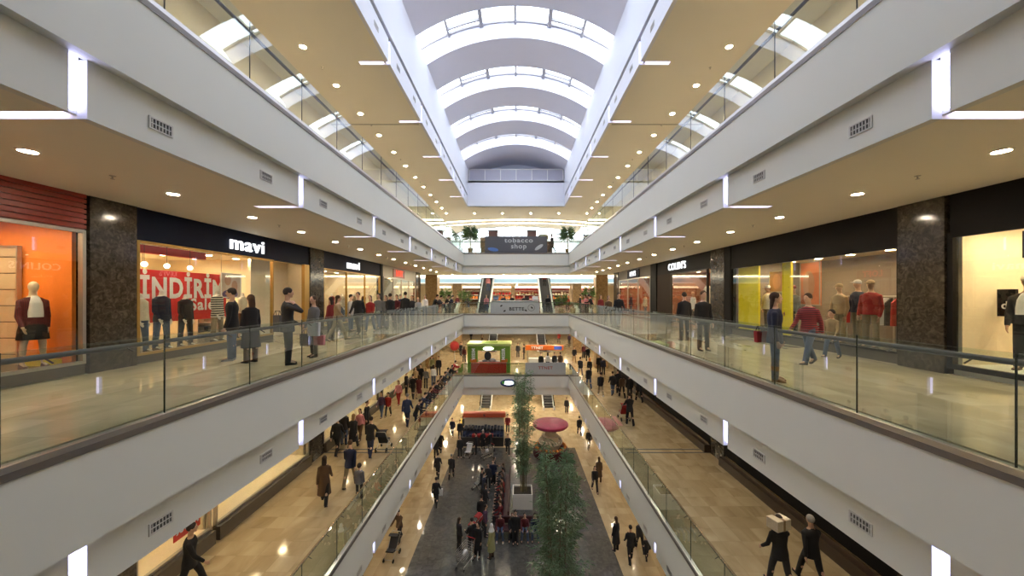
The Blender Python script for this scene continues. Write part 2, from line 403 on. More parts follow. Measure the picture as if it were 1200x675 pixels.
po = bpy.data.objects.new('lantern_portal', pl); COL.objects.link(po); po.location = (0, 52.8, ZC+1.3)
# far hall: bulkhead and glazed wall of the upper level
mb = MB(); mb.box(-15, 15, 46, 46.2, 3.15, ZU-.12); mb.box(-15, 15, 46.2, 56, 3.15, 3.3); struct('wall_bulkhead', mb, M_white)
mb = MB(); mb.box(-15, 15, 45.96, 46, 3.28, 3.7); struct(trim(), mb, emit('blue_band_daylight_glow', (.40, .62, .75), .45, (.3, .5, .6)))  # no lamp: emission stands in for daylight falling on the bulkhead
mb = MB(); mb.box(-15, 15, 45.96, 46, 3.701, 4.5); mb.box(-15, 15, 45.96, 46, 3.15, 3.279); struct(trim(), mb, emit('white_band_daylight_glow', (1, 1, 1), .5))  # white bands glow for the same daylight, added as emission
win = link('window_11', None, kind='structure')
mb = MB(); mb.box(-15, 15, 62.05, 62.08, ZU, ZC); mb.build('pane', M_sky, win)
mb = MB()
for k in range(16): mb.box(-15+2*k-.05, -15+2*k+.05, 61.95, 62.05, ZU, ZC)
for z in (ZU+.05, ZU+1.1, ZC-.1): mb.box(-15, 15, 61.96, 62.04, z-.05, z+.05)
mb.build('window_frame', M_alu, win)
mb = MB(); mb.box(-15, 15, 37.4, 38.0, ZU-1.93, ZU-1.915)
t = thing('cove_light', 'straight warm light band across the far end of the middle gallery ceiling', 'light', (0, 37.9, ZU-1.93))
mb = MB(); mb.box(-14, 14, -.35, .1, -.16, 0); mb.build('diffuser', M_cove, t)
mb = MB(); mb.box(-14, 14, .1, .16, -.1, .1); mb.build('lip', M_ceil, t)
for x, y, wd, z1, t_ in ((-8.5, 36.9, 1.2, 3.69, 1), (8.4, 36.9, 1.2, 3.69, 1), (-7.6, 47, 1.1, 3.15, 1), (7.6, 47, 1.1, 3.15, 1)):
    mb = MB(); mb.bbox(x-wd/2, x+wd/2, y-wd/2, y+wd/2, 0, z1, .03); struct('column', mb, M_tan)
    mb = MB(); mb.bbox(x-wd/2, x+wd/2, y-wd/2, y+wd/2, ZL, -1.92, .03); struct('column', mb, M_tan)
# expansion joint of the top ceiling
mb = MB()
for s, a in ((-1, -XL), (1, XR)): sb(mb, s, a+.2, W, 17.55, 17.6, ZC-.004, ZC)
struct(trim(), mb, M_dark)

# ------------------------------------------------------------------ fittings on slabs
# light strips (fascia slot + soffit slot)
def strip(s, xf, y, zb, h, L, label, grp):
    t = thing('light_strip', label, 'light', (s*xf, y, zb), 0, grp)
    mb = MB(); mb.box(s*.06, s*.085, -.05, .05, .09, h); mb.build('fascia_diffuser', M_led, t)
    mb = MB(); mb.box(s*.085, s*(L), -.05, .05, .085, .11); mb.build('ceiling_diffuser', M_led, t)
    return t
def vent(s, xf, y, z, label, grp, proto={}):
    t = thing('air_vent', label, 'vent', (s*xf, y, z), 0, grp); t.scale = (1, .88, .78)
    if s not in proto:
        f_ = MB(); f_.box(0, -s*.015, -.2, .2, .085, .11); f_.box(0, -s*.015, -.2, .2, -.11, -.085); f_.box(0, -s*.015, -.2, -.17, -.085, .085); f_.box(0, -s*.015, .17, .2, -.085, .085)
        b_ = MB(); b_.box(0, -s*.002, -.17, .17, -.085, .085)
        l_ = MB()
        for k in range(6): l_.box(-s*.002, -s*.012, -.15+.055*k, -.135+.055*k, -.08, .08)
        l_.box(-s*.002, -s*.012, -.17, .17, -.008, .008)
        proto[s] = (f_.mesh('frame'), b_.mesh('backing'), l_.mesh('louvre'))
        for me, m in zip(proto[s], (M_vent, M_ventd, M_vent)): me.materials.append(m)
    for nme, me in zip(('frame', 'backing', 'louvre'), proto[s]): link(nme, me, t)
names = {ZU: 'under the upper gallery', ZM: 'under the middle gallery', ZL: 'under the lower gallery'}
for z0 in (ZU, ZM, ZL):
    for nm, s, a in SIDES:
        for k, y in enumerate(LEDY):
            strip(s, a+.15, y, z0-1.915, .695, 1.05, 'violet light strip in the %s fascia %s, %s from the camera end' % (nm, names[z0], ORD[k]), 'violet light strips in the %s fascia %s' % (nm, names[z0]))
        for k in range(13):
            y = 5.2+2.18*k
            if z0 == ZL and k < 3: continue
            vent(s, a+.15, y, z0-1.60, 'small louvred vent in the %s fascia %s, %s from the camera end' % (nm, names[z0], ORD[k]), 'vents in the %s fascia %s' % (nm, names[z0]))
for nm, s, a in (('left', -1, -XL), ('right', 1, XR)):
    for k, y in enumerate(LEDY):
        if k < 1: continue
        strip(s, a, y, ZC, .83, 1.05, 'violet light strip on the %s edge of the skylight well, %s from the camera end' % (nm, ORD[k-1]), 'violet light strips along the skylight well')
    for k in range(2, 13):
        vent(s, a, 5.2+2.18*k, ZC+.42, 'small louvred vent on the %s skylight well wall, %s from the camera end' % (nm, ORD[k-2]), 'vents along the skylight well')
# downlights
dl = {}
def downlight(x, y, z, label, grp, r=.095, k=1):
    t = thing('ceiling_light', label, 'light', (x, y, z), 0, grp); t.scale = (k, k, 1)
    if not dl:
        me = MB().lathe([(r+.03, 0), (r+.028, -.012), (r, -.016), (r-.002, -.004), (r+.01, 0)], n=24).mesh('lamp_trim'); me.materials.append(M_trim); dl['t'] = me
        me = MB().lathe([(.002, -.008), (r, -.008), (r, -.004), (.002, -.004)], n=16).mesh('lens'); me.materials.append(M_down); dl['d'] = me
    link('trim_ring', dl['t'], t); link('lens', dl['d'], t)
sp = {}
def sprinkler(x, y, z, label, grp):
    if not sp:
        me = MB().lathe([(.045, 0), (.045, -.008), (.012, -.012), (.012, -.05), (.03, -.055), (.03, -.06), (.002, -.06)], n=10).mesh('sprinkler'); me.materials.append(M_alu); sp['m'] = me
    link('fire_sprinkler', sp['m'], None, label, 'sprinkler', grp, None, (x, y, z))
for nm, s, x in (('left', -1, 7.0), ('right', 1, 6.93)):
    for k in range(13):
        y = 5.25+2.22*k
        downlight(s*x, y, ZU-1.915, 'round recessed downlight in the %s middle gallery ceiling, %s from the camera end' % (nm, ORD[k]), 'downlights of the %s middle gallery ceiling' % nm)
        if k % 2 == 0: sprinkler(s*x, y+1.1, ZU-1.915, 'small fire sprinkler in the %s middle gallery ceiling, %s from the camera end' % (nm, ORD[k//2]), 'sprinklers of the middle gallery')
    for k in range(-1, 13):
        y = 5.42+2.22*k+2.22
        downlight(s*(x+.05), y, ZC, 'round recessed downlight in the %s top ceiling, %s from the camera end' % (nm, ORD[k+1]), 'downlights of the %s top ceiling' % nm)
        if k % 2 == 0: sprinkler(s*x, y+1.1, ZC, 'small fire sprinkler in the %s top ceiling, %s from the camera end' % (nm, ORD[k//2]), 'sprinklers of the top ceiling')
    for k in range(8):
        for z0, lev in ((ZM, 'lower'), (ZL, 'ground floor')):
            downlight(s*x, 1.2+4.2*k, z0-1.915, 'round recessed downlight in the %s %s gallery ceiling, %s from the camera end' % (nm, lev, ORD[k]), 'downlights of the %s %s gallery ceiling' % (nm, lev))
for k in range(6): downlight(-7.05+2.8*k, 36.5, ZC, 'round downlight in the cross row of the far top ceiling, %s from the left' % ['leftmost', 'second', 'third', 'fourth', 'fifth', 'rightmost'][k], 'cross row of downlights')
for k in range(6): downlight(-6.4+2.56*k, 36.3, ZU-1.915, 'round downlight over the far end of the middle gallery, %s from the left' % ['first', 'second', 'third', 'fourth', 'fifth', 'sixth'][k], 'downlights over the far end of the middle gallery')
for lev, zz, ylist in (('middle', 3.15, (48.5, 51.5)), ('lower', ZM-1.915, (36, 41, 46, 54, 60)), ('ground', ZL-1.915, (36, 41, 45, 54))):
    for j, yy in enumerate(ylist):
        for k in range(5):
            downlight(-8+4*k, yy, zz, 'round downlight in far hall ceiling, %s level, row %s, %s from left' % (lev, ['one', 'two', 'three', 'four', 'five'][j], ['first', 'second', 'third', 'fourth', 'fifth'][k]), 'downlights of the far hall', k=1.9)

# ------------------------------------------------------------------ glass balustrades
def balustrade(kind, s, a, z0, label, rail_m, y0=.0, y1=D-.02, far=False):
    """side run: x = s*a plane; far run: across at y = D"""
    t = thing('glass_balustrade', label, 'balustrade', (0, 0, z0))
    def bx(u0, u1, n0, n1, z_0, z_1):      # u along, n from atrium edge towards gallery
        mb = MB()
        if far: mb.box(u0, u1, D+n0, D+n1, z_0, z_1)
        else: mb.box(s*(a+n0), s*(a+n1), u0, u1, z_0, z_1)
        return mb
    U0, U1 = (-A, B) if far else (y0, y1)
    bx(U0, U1, -.015, .1, -.17, -.02).build('base_channel', M_steel, t)
    bx(U0, U1, -.018, -.012, -.165, -.085).build('channel_face', mat('channel_bronze', (.20, .175, .16), .35, .4), t)
    us = [U0]
    if far:
        us = [U0+(U1-U0)*k/6 for k in range(7)]
    else:
        u = 3.50-1.64*2
        us = [U0]
        while u < U1:
            if u > U0+.1: us.append(u)
            u += 1.64
        if us[-1] > U1-.3: us[-1] = U1
        else: us.append(U1)
    for p, q in zip(us, us[1:]):
        bx(p+.006, q-.006, .035, .047, -.02, 1.07).build('glass_pane', M_glass, t)
        if q < U1-.01: bx(q-.005, q+.005, .033, .049, -.02, 1.07).build('joint', M_edge, t)
    mb = MB()
    if far: mb.tube((U0, D+.14, .97), (U1, D+.14, .97), .03, n=10)
    else: mb.tube((s*(a+.14), U0, .97), (s*(a+.14), U1, .97), .032, n=10)
    mb.build('handrail', rail_m, t)
    for p in us[:-1]:
        for fr in ((.25, .75) if not far else (.5,)):
            u = p+(us[1]-us[0] if far else 1.64)*fr
            if u > U1: continue
            mb = MB()
            if far: mb.tube((u, D+.045, .90), (u, D+.14, .955), .009, n=6)
            else: mb.tube((s*(a+.045), u, .90), (s*(a+.14), u, .955), .009, n=6)
            mb.build('bracket', M_dark, t)
for z0, lev, rm in ((ZU, 'upper', M_dark), (ZM, 'middle', M_dark), (ZL, 'lower', M_bronze)):
    for nm, s, a in SIDES:
        balustrade('side', s, a, z0, 'long frameless glass balustrade with dark handrail along the %s %s gallery' % (nm, lev), rm)
    balustrade('far', 1, 0, z0, 'short glass balustrade across the far end of the %s gallery' % lev, rm, far=True)

# ------------------------------------------------------------------ shop fronts
PILL = [(7.62, 8.56), (15.75, 16.85), (23.9, 24.5), (32.3, 33.7)]
for nm, s, a in SIDES:
    for z0, z1 in ((ZM, ZU-1.9), (ZL, ZM-1.9)):
        for k, (p0, p1) in enumerate(PILL):
            if k == 2:
                mb = MB(); sb(mb, s, W-.02, W+.3, p0, p0+.35, z0, z1); struct('column', mb, M_black); continue
            mb = MB(); sb(mb, s, W-.03, W+.7, p0, p1, z0, z1); struct('column', mb, M_pillar)
def shop(nm, s, z0, y0, y1, zf, fascia, back, depth, base=None, sill=.2, ceil=None, floor_=None, zt=None, side=None, slats=False):
    zt = z0+3.7 if zt is None else zt
    mb = MB(); sb(mb, s, W+.02, W+.25, y0, y1, zf, zt)
    if slats:
        k = 0; z = zf+.02
        while z < zt-.05:
            mb2 = None; sb(mb, s, W-.03, W+.02, y0, y1, z, z+.075); z += .105
    struct('wall_%s' % nm, mb, fascia)
    mb = MB(); sb(mb, s, W+depth, W+depth+.1, y0, y1, z0, zf+.3); struct('wall_%s' % nm, mb, back)
    mb = MB(); sb(mb, s, W+.25, W+depth, y0-.05, y0+.02, z0, zf+.3); sb(mb, s, W+.25, W+depth, y1-.02, y1+.05, z0, zf+.3); struct('wall_%s' % nm, mb, side or back)
    mb = MB(); sb(mb, s, W+.25, W+depth, y0, y1, zf+.2, zf+.3); struct('ceiling', mb, ceil or M_cream)
    mb = MB(); sb(mb, s, W, W+depth, y0, y1, z0-.1, z0+.01); struct('floor', mb, floor_ or M_marble)
NL = [0]
def shoplamp(x, y, z, label, r=.12):
    t = thing('shop_spotlight', label, 'light', (x, y, z), 0, 'shop spotlights')
    MB().lathe([(r+.03, 0), (r+.025, -.03), (r, -.04), (r, -.01)], n=14).build('lamp_trim', M_trim, t)
    MB().lathe([(.002, -.03), (r, -.03), (r, -.02), (.002, -.02)], n=12).build('lens', M_shoplamp, t)
def lamps(where, s, y0, y1, z, xs, n, r=.12):
    for i, x in enumerate(xs):
        for k in range(n):
            shoplamp(s*(W+x), y0+(y1-y0)*(k+.5)/n, z-.002, 'spotlight in the %s ceiling, row %d, %s from camera end' % (where, i+1, ORD[k]), r)
def shopwin(s, y0, y1, z0, z1, fm, label, n=1, w=.06):
    t = thing('shop_window', label, 'window', (s*W, y0, z0))
    mb = MB(); L = y1-y0; H = z1-z0
    mb.box(s*.0, s*.1, 0, L, 0, w); mb.box(0, s*.1, 0, L, H-w, H); mb.box(0, s*.1, 0, w, w, H-w); mb.box(0, s*.1, L-w, L, w, H-w)
    for k in range(1, n): mb.box(0, s*.1, L*k/n-w/3, L*k/n+w/3, w, H-w)
    mb.build('frame', fm, t)
    mb = MB(); mb.box(s*.045, s*.055, w, L-w, w, H-w); mb.build('glass_pane', M_sglass, t)
def plinth(nm, s, y0, y1, z0, h, d, m, x0=0.0):
    mb = MB(); sb(mb, s, W+x0, W+d, y0, y1, z0, z0+h); struct('floor_display_%s' % nm, mb, m)
# --- left, middle level
shop('left', -1, 0, 1.5, 7.56, 2.97, M_red, M_orange, 3.0, side=M_orange, slats=True)
plinth('left', -1, 1.5, 7.56, 0, .22, 1.6, M_sill)
shopwin(-1, 1.6, 7.58, .22, 2.97, M_alu, 'orange shop display window with aluminium frame, nearest on the left', 2)
lamps('orange shop', -1, 3, 7.4, 3.17, (.7, 1.9), 3)
shop('left', -1, 0, 8.6, 15.7, 2.93, M_navy, M_cream, 6.0)
plinth('left', -1, 8.6, 13.4, 0, .2, 1.5, M_sill)
shopwin(-1, 8.6, 13.42, .2, 2.93, mat('gold_frame', (.45, .28, .08), .3, .7), 'wide jeans shop display window behind the red sale banner', 1)
lamps('nearer navy jeans shop', -1, 8.8, 15.4, 3.13, (1.0, 2.4, 4.0), 5)
mb = MB(); sb(mb, -1, W+.9, W+1.0, 13.5, 15.7, 0, 3.0); struct('wall_left', mb, M_cream)
mb = MB(); sb(mb, -1, W-.01, W+.12, 15.35, 15.7, 0, 2.93); struct('wall_left', mb, mat('gold_frame', (.45, .28, .08)))
shop('left', -1, 0, 16.85, 23.9, 2.9, M_navy, M_cream, 5.0)
plinth('left', -1, 16.9, 23.8, 0, .2, 1.2, M_sill)
shopwin(-1, 16.9, 23.85, .2, 2.9, mat('gold_frame', (.45, .28, .08)), 'second jeans shop display window, past the wide granite pillar', 3)
lamps('farther navy jeans shop', -1, 17, 23.8, 3.1, (.9, 2.5), 5)
shop('left', -1, 0, 24.4, 32.3, 2.9, mat('champagne_panel', (.45, .40, .32), .4), M_white, 4.0)
shopwin(-1, 24.5, 32.2, .1, 2.9, M_alu, 'pale shop window under the red sign, farthest on the left', 4)
lamps('pale shop with red sign', -1, 24.6, 32, 3.1, (.6, 2.0), 5)
# --- right, middle level
shop('right', 1, 0, 1.5, 7.56, 2.91, M_black, M_cream, 1.9)
plinth('right', 1, 1.5, 7.56, 0, .2, 1.5, M_white, x0=.1)
shopwin(1, 1.6, 7.6, .12, 2.91, M_black, 'black framed cream lit shop window, nearest on the right', 1, w=.1)
lamps('cream shop', 1, 3, 7.4, 3.11, (.6, 1.4), 4)
M_greyback = mat('taupe_back_wall', (.22, .18, .15), .5)
shop('right', 1, 0, 8.56, 15.3, 2.79, M_black, M_greyback, 3.2)
plinth('right', 1, 8.56, 15.25, 0, .25, 1.5, M_sill, x0=.05)
shopwin(1, 8.56, 15.3, .25, 2.79, M_black, 'wide shop window with yellow panels and sportswear mannequins', 1, w=.05)
lamps('yellow panelled shop', 1, 8.8, 15.2, 2.99, (.8, 2.0), 5)
mb = MB(); sb(mb, 1, W-.02, W+.2, 15.3, 15.75, 0, 3.7); struct('wall_right', mb, M_black)
shop('right', 1, 0, 16.85, 23.4, 2.9, M_black, mat('rust_back', (.30, .12, .07)), 4.0)
mb = MB(); sb(mb, 1, W-.01, W+.1, 21.3, 23.3, 0, 2.9); struct('wall_right', mb, mat('brown_door', (.03, .018, .012), .6, spec=.1))
shopwin(1, 17.2, 21.3, .15, 2.9, M_dark, 'dark framed window under the lit white shop sign on the right', 1)
lamps('rust red shop', 1, 17, 23.2, 3.1, (.8, 2.2), 4)
mb = MB(); sb(mb, 1, W-.03, W+.25, 23.4, 24.4, 0, 3.7); struct('wall_right', mb, M_black)
shop('right', 1, 0, 24.5, 32.3, 2.95, mat('taupe_fascia', (.13, .11, .09), .5, spec=.2), mat('red_back', (.35, .10, .06)), 3.5)
shopwin(1, 24.6, 32.2, .1, 2.95, M_alu, 'display window of the far right shop with reddish interior', 3)
lamps('far right reddish shop', 1, 24.7, 32, 3.15, (.7, 2.0), 4)
for s in (-1, 1):
    mb = MB(); sb(mb, s, W, W+.3, Y0, 1.5, 0, 3.7); struct('wall_%s' % ('left' if s < 0 else 'right'), mb, M_pillar)
# --- lower level shopfronts
for k, (y0, y1) in enumerate(((1.0, 7.6), (8.56, 10.7), (10.85, 15.7), (16.9, 23.9), (24.4, 32.3))):
    shop('left', -1, ZL, y0, y1, ZL+2.95, M_black, M_cream, 1.4, zt=ZM-1.9)
    plinth('left', -1, y0, y1, ZL, .42, 1.3, M_cream, x0=.1)
    mb = MB(); sb(mb, -1, W-.12, W+.12, y0, y1, ZL, ZL+.4); struct('wall_left', mb, M_sill)
    shopwin(-1, y0, y1, ZL+.42, ZL+2.95, M_alu, 'cream lit shop window of the lower left gallery, %s from the camera end' % ORD[k], 1)
    lamps('lower left shop, %s window' % ORD[k], -1, y0, y1, ZL+3.13, (.6,), 3 if y1-y0 > 3 else 2)
for k, (y0, y1) in enumerate(((1.0, 15.7), (16.9, 32.3))):
    mb = MB(); sb(mb, 1, W, W+.2, y0, y1, ZL, ZM-1.9); struct('wall_right', mb, M_black)
    mb = MB(); sb(mb, 1, W-.28, W, y0, y1, ZL, ZL+.35); struct('wall_right', mb, mat('brown_base', (.045, .03, .022), .3))
    mb = MB(); sb(mb, 1, W-.03, W, y0+.1, y1-.1, ZL+.35, ZL+.42); struct(trim(), mb, M_bronze)
# closing walls beside the far hall
for s in (-1, 1):
    nm = 'left' if s < 0 else 'right'
    mb = MB(); sb(mb, s, W+.3, 15, D, D+.2, ZG, ZC); struct('wall_%s' % nm, mb, M_cream)
mb = MB(); mb.box(-15, 15, 56, 56.2, 0, 3.2); struct('wall_back', mb, M_cream)

# ------------------------------------------------------------------ signs
def sign(name, label, loc, rot, s, size, m, off=.0, back=None, sx=1, cat='sign'):
    t = thing(name, label, cat, loc)
    if back:
        w_, h_, bm_ = back; o = MB().box(-w_/2, w_/2, -h_/2, h_/2, -.05, -.005).build('sign_board', bm_, t); o.rotation_euler = rot
    text('lettering', s, size, m, t, (0, 0, 0), rot, off, .025, sx=sx); return t
sign('shop_sign', 'white lit lowercase shop sign on the navy fascia over the red sale banner', (-W+.03, 12.1, 3.27), RL, 'mavi', .62, M_sign, .006, sx=1.25)
sign('shop_sign', 'white lit lowercase shop sign on the farther navy fascia', (-W+.03, 19.9, 3.25), RL, 'mavi', .62, M_sign, .006, sx=1.25)
M_redsign = emit('red_sign', (.9, .05, .02), 1.0, (.5, .02, .02))
sign('shop_sign', 'red lit shop sign on the pale fascia at the far left', (-W+.05, 27.6, 3.25), RL, 'LOFT', .6, M_redsign, .02, back=(2.6, .6, M_red))
sign('shop_sign', 'white lit capital shop sign on black fascia, right gallery', (W-.04, 20.4, 3.25), RR, "COLIN'S", .55, M_sign, .0)
sign('shop_sign', 'white lit shop sign on the taupe fascia at far right', (W-.05, 28.1, 3.28), RR, "LEVI'S", .52, M_sign, .0, back=(2.8, .62, M_navy))
M_ban = mat('banner_red', (.75, .02, .02), .5); M_wt = mat('white_print', (.9, .9, .88), .5)
t = thing('sale_banner', 'large red sale banner with white letters hanging behind the shop window', 'banner', (-10.0, 11.1, .88))
MB().box(-.01, .01, -1.5, 1.5, 0, 1.45).build('sheet', M_ban, t)
text('lettering', 'İNDİRİM', .80, M_wt, t, (.014, 0, .93), RL, .028, .002, sx=.76)
text('lettering', 'Sale', .5, M_wt, t, (.014, .55, .45), RL, .012, .002)
text('lettering', 'mavi', .18, M_wt, t, (.014, 1.15, .13), RL, .004, .002)
for dy in (-1.3, 1.3): MB().tube((0, dy, 1.45), (0, dy, 2.25), .006, n=5).build('cord', M_dark, t)
MB().box(-9.7, -9.5, 8.7, 11.2, 2.72, 2.92).build('ceiling_beam', M_ban, None, label='red box beam under the jeans shop ceiling, above the banner', cat='beam')
for k, y in enumerate((9.3, 9.9, 10.6)):
    t = thing('pendant_lamp', 'white globe lamp hanging in the jeans shop window, %s from the granite pillar' % ['first', 'second', 'third'][k], 'lamp', (-9.45, y, 2.42))
    MB().ell((0, 0, 0), (.065, .065, .065)).build('globe', emit('globe_light', (1, .9, .75), 5), t); MB().tube((0, 0, .06), (0, 0, .7), .005, n=5).build('cord', M_dark, t)
t = thing('sale_sign', 'small red price sign with white number in lower left shop window', 'sign', (-8.98, 10.0, ZL+.75))
MB().box(-.02, 0, -.4, .4, 0, .5).build('sign_board', M_ban, t); text('lettering', '%75.', .34, M_wt, t, (.006, 0, .26), RL, .008, .002)
# banners on railings of the far end
t = thing('shop_banner', 'dark grey banner reading tobacco shop on the upper far railing', 'banner', (-.1, D-.05, ZU-.05))
MB().box(-2.85, 2.85, -.02, .02, 0, 1.5).build('sheet', mat('banner_slate', (.08, .085, .10), .5), t)
text('lettering', 'tobacco', .58, mat('grey_print', (.5, .53, .55)), t, (.25, -.025, 1.12), RF, .012, .003, sx=1.25)
text('lettering', 'shop', .62, mat('grey_print', (.5, .53, .55)), t, (.25, -.025, .58), RF, .012, .003, sx=1.1)
MB().ell((-2.1, -.022, .3), (.5, .004, .17), rot=Matrix.Rotation(.15, 3, 'Y')).build('print', mat('blue_print', (.08, .18, .5)), t, label='blue printed patch')
MB().ell((2.1, -.022, .5), (.45, .004, .16), rot=Matrix.Rotation(-.6, 3, 'Y')).build('print', mat('grey_print', (.5, .53, .55)), t, label='grey leaf print')
t = thing('shop_banner', 'pale grey banner with dark lettering on the middle far railing', 'banner', (-.2, D-.05, -.03))
MB().box(-2.25, 2.25, -.02, .02, 0, 1.03).build('sheet', mat('banner_grey', (.42, .45, .46), .5), t)
text('lettering', 'BETTE', .42, M_dark, t, (.15, -.025, .42), RF, .01, .003, sx=1.1)
mb = MB()
for x, z in ((-1.25, .72), (-.95, .25), (1.0, .3), (1.55, .55)): mb.ell((x, -.022, z), (.12, .004, .07), rot=Matrix.Rotation(.5*x, 3, 'Y'))
mb.torus((1.5, -.022, .55), .3, .015, 18, 5, 'y'); mb.build('print', M_dark, t)
t = thing('shop_banner', 'grey banner with small red lettering on the lower far railing', 'banner', (2.6, D-.05, ZL+.0))
MB().box(-1.85, 1.85, -.02, .02, 0, 1.1).build('sheet', mat('banner_grey', (.42, .45, .46), .5), t)
text('lettering', 'TTNET', .36, mat('dull_red_print', (.35, .08, .06)), t, (0, -.025, .6), RF, .01, .003, sx=1.1)
# round lit sign on the lower far fascia
t = thing('round_sign', 'oval blue and white lit sign on lower far fascia beside the tree', 'sign', (-.8, D-.06, ZL-.78))
MB().ell((0, 0, 0), (.75, .05, .36), 24, 8).build('sign_board', mat('deep_blue', (.03, .05, .22), .3), t)
MB().ell((.02, -.03, .02), (.55, .05, .2), 20, 8).build('lit_shape', emit('pale_sign', (.8, .9, 1), 1.6), t)
MB().ell((-.45, -.045, .05), (.18, .03, .14), 14, 6).build('green_spot', mat('sign_green', (.1, .4, .08)), t)

# ------------------------------------------------------------------ escalators
def escalator(x, y0, z0, label, wd=1.3):
    t = thing('escalator', label, 'escalator', (x, y0, z0)); rise = 5.61; run = 9.72
    mb = MB(); n = 28
    for k in range(n):
        y = run*k/n; z = rise*k/n; mb.box(-.5, .5, y, y+run/n+.02, z-.35, z+rise/n)
    mb.build('steps', mat('step_grey', (.10, .10, .11), .4, .5), t)
    for s in (-1, 1):
        mb = MB(); prof = [(-.6, 0), (run+.2, rise), (run+.2, rise-.9), (.4, -.0)]
        xa, xb = s*.52, s*wd/2
        vs = [(xx, -.8, 0) for xx in (xa, xb)]
        pts = [(-.8, 0), (-.8, .35), (0, .35), (run, rise+.35), (run+.2, rise+.35), (run+.2, rise-.6), (.9, 0)]
        mb.rings([[(xa, p[0], p[1]) for p in pts], [(xb, p[0], p[1]) for p in pts]]); mb.build('side_skirt', mat('escalator_white', (.8, .8, .82), .3), t)
        mb = MB(); pts = [(-.8, .35), (-.9, .9), (0, .95), (run, rise+.95), (run+.2, rise+.9), (run+.2, rise+.35), (run, rise+.35), (0, .35)]
        mb.rings([[(s*.56, p[0], p[1]) for p in pts], [(s*.575, p[0], p[1]) for p in pts]]); mb.build('glass_panel', M_glass, t)
        mb = MB(); mb.path([(s*.567, -.85, .5), (s*.567, -.9, .9), (s*.567, 0, .98), (s*.567, run, rise+.98)], .04); mb.build('handrail', M_black, t)
    return t
escalator(-3.3, 36, 0, 'left escalator rising from the middle far end')
escalator(3.0, 36, 0, 'right escalator rising from the middle far end')
escalator(-3.6, 53.5, ZL, 'left escalator at back of the lower hall')
escalator(3.6, 53.5, ZL, 'right escalator at back of the lower hall')
escalator(-3.6, 42, ZG, 'left escalator under the far fascia on the ground floor')
escalator(3.6, 42, ZG, 'right escalator under the far fascia on the ground floor')

# ------------------------------------------------------------------ figures
SKIN = mat('skin', (.55, .34, .24), .55); SKIN2 = mat('skin_tan', (.42, .25, .17), .55)
MANN = mat('mannequin_cream', (.72, .60, .45), .4); MANW = mat('mannequin_white', (.80, .76, .70), .4)
EYEM = mat('eye_dark', (.02, .015, .01), .2)
CC = dict(black=(.010, .010, .012), dark=(.022, .022, .026), navy=(.014, .02, .05), grey=(.12, .12, .125), lgrey=(.35, .35, .36), brown=(.08, .045, .025), tan=(.30, .21, .12), red=(.32, .02, .02),
          dred=(.16, .012, .015), white=(.72, .72, .72), cream=(.62, .55, .42), jeans=(.06, .09, .16), pale_jeans=(.16, .22, .32), khaki=(.25, .20, .12), pink=(.55, .22, .24), green=(.10, .14, .05), olive=(.30, .30, .14),
          blue=(.022, .035, .085), orange=(.6, .18, .03), purple=(.08, .04, .09), maroon=(.10, .015, .02), teal=(.03, .12, .13), hblack=(.028, .020, .016), hbrown=(.06, .03, .015), hgrey=(.25, .24, .23), hblond=(.35, .22, .10), boots=(.20, .09, .03))
def cloth(c):
    if c in MATS: return MATS[c]
    return mat('cloth_'+c, CC[c], .85, noise=.18, scale=30)
stripes('plaid_red', (.16, .015, .02), (.03, .01, .015), 14, 'Z', True)
stripes('stripe_red', (.30, .03, .04), (.05, .02, .03), 7, 'Z')
stripes('stripe_bw', (.75, .70, .6), (.02, .02, .02), 4.5, 'Z')
stripes('stripe_grey', (.25, .25, .27), (.06, .06, .08), 8, 'Z')
X_ = Vector((1, 0, 0))
def rotx(a): return Matrix.Rotation(a, 3, 'X')
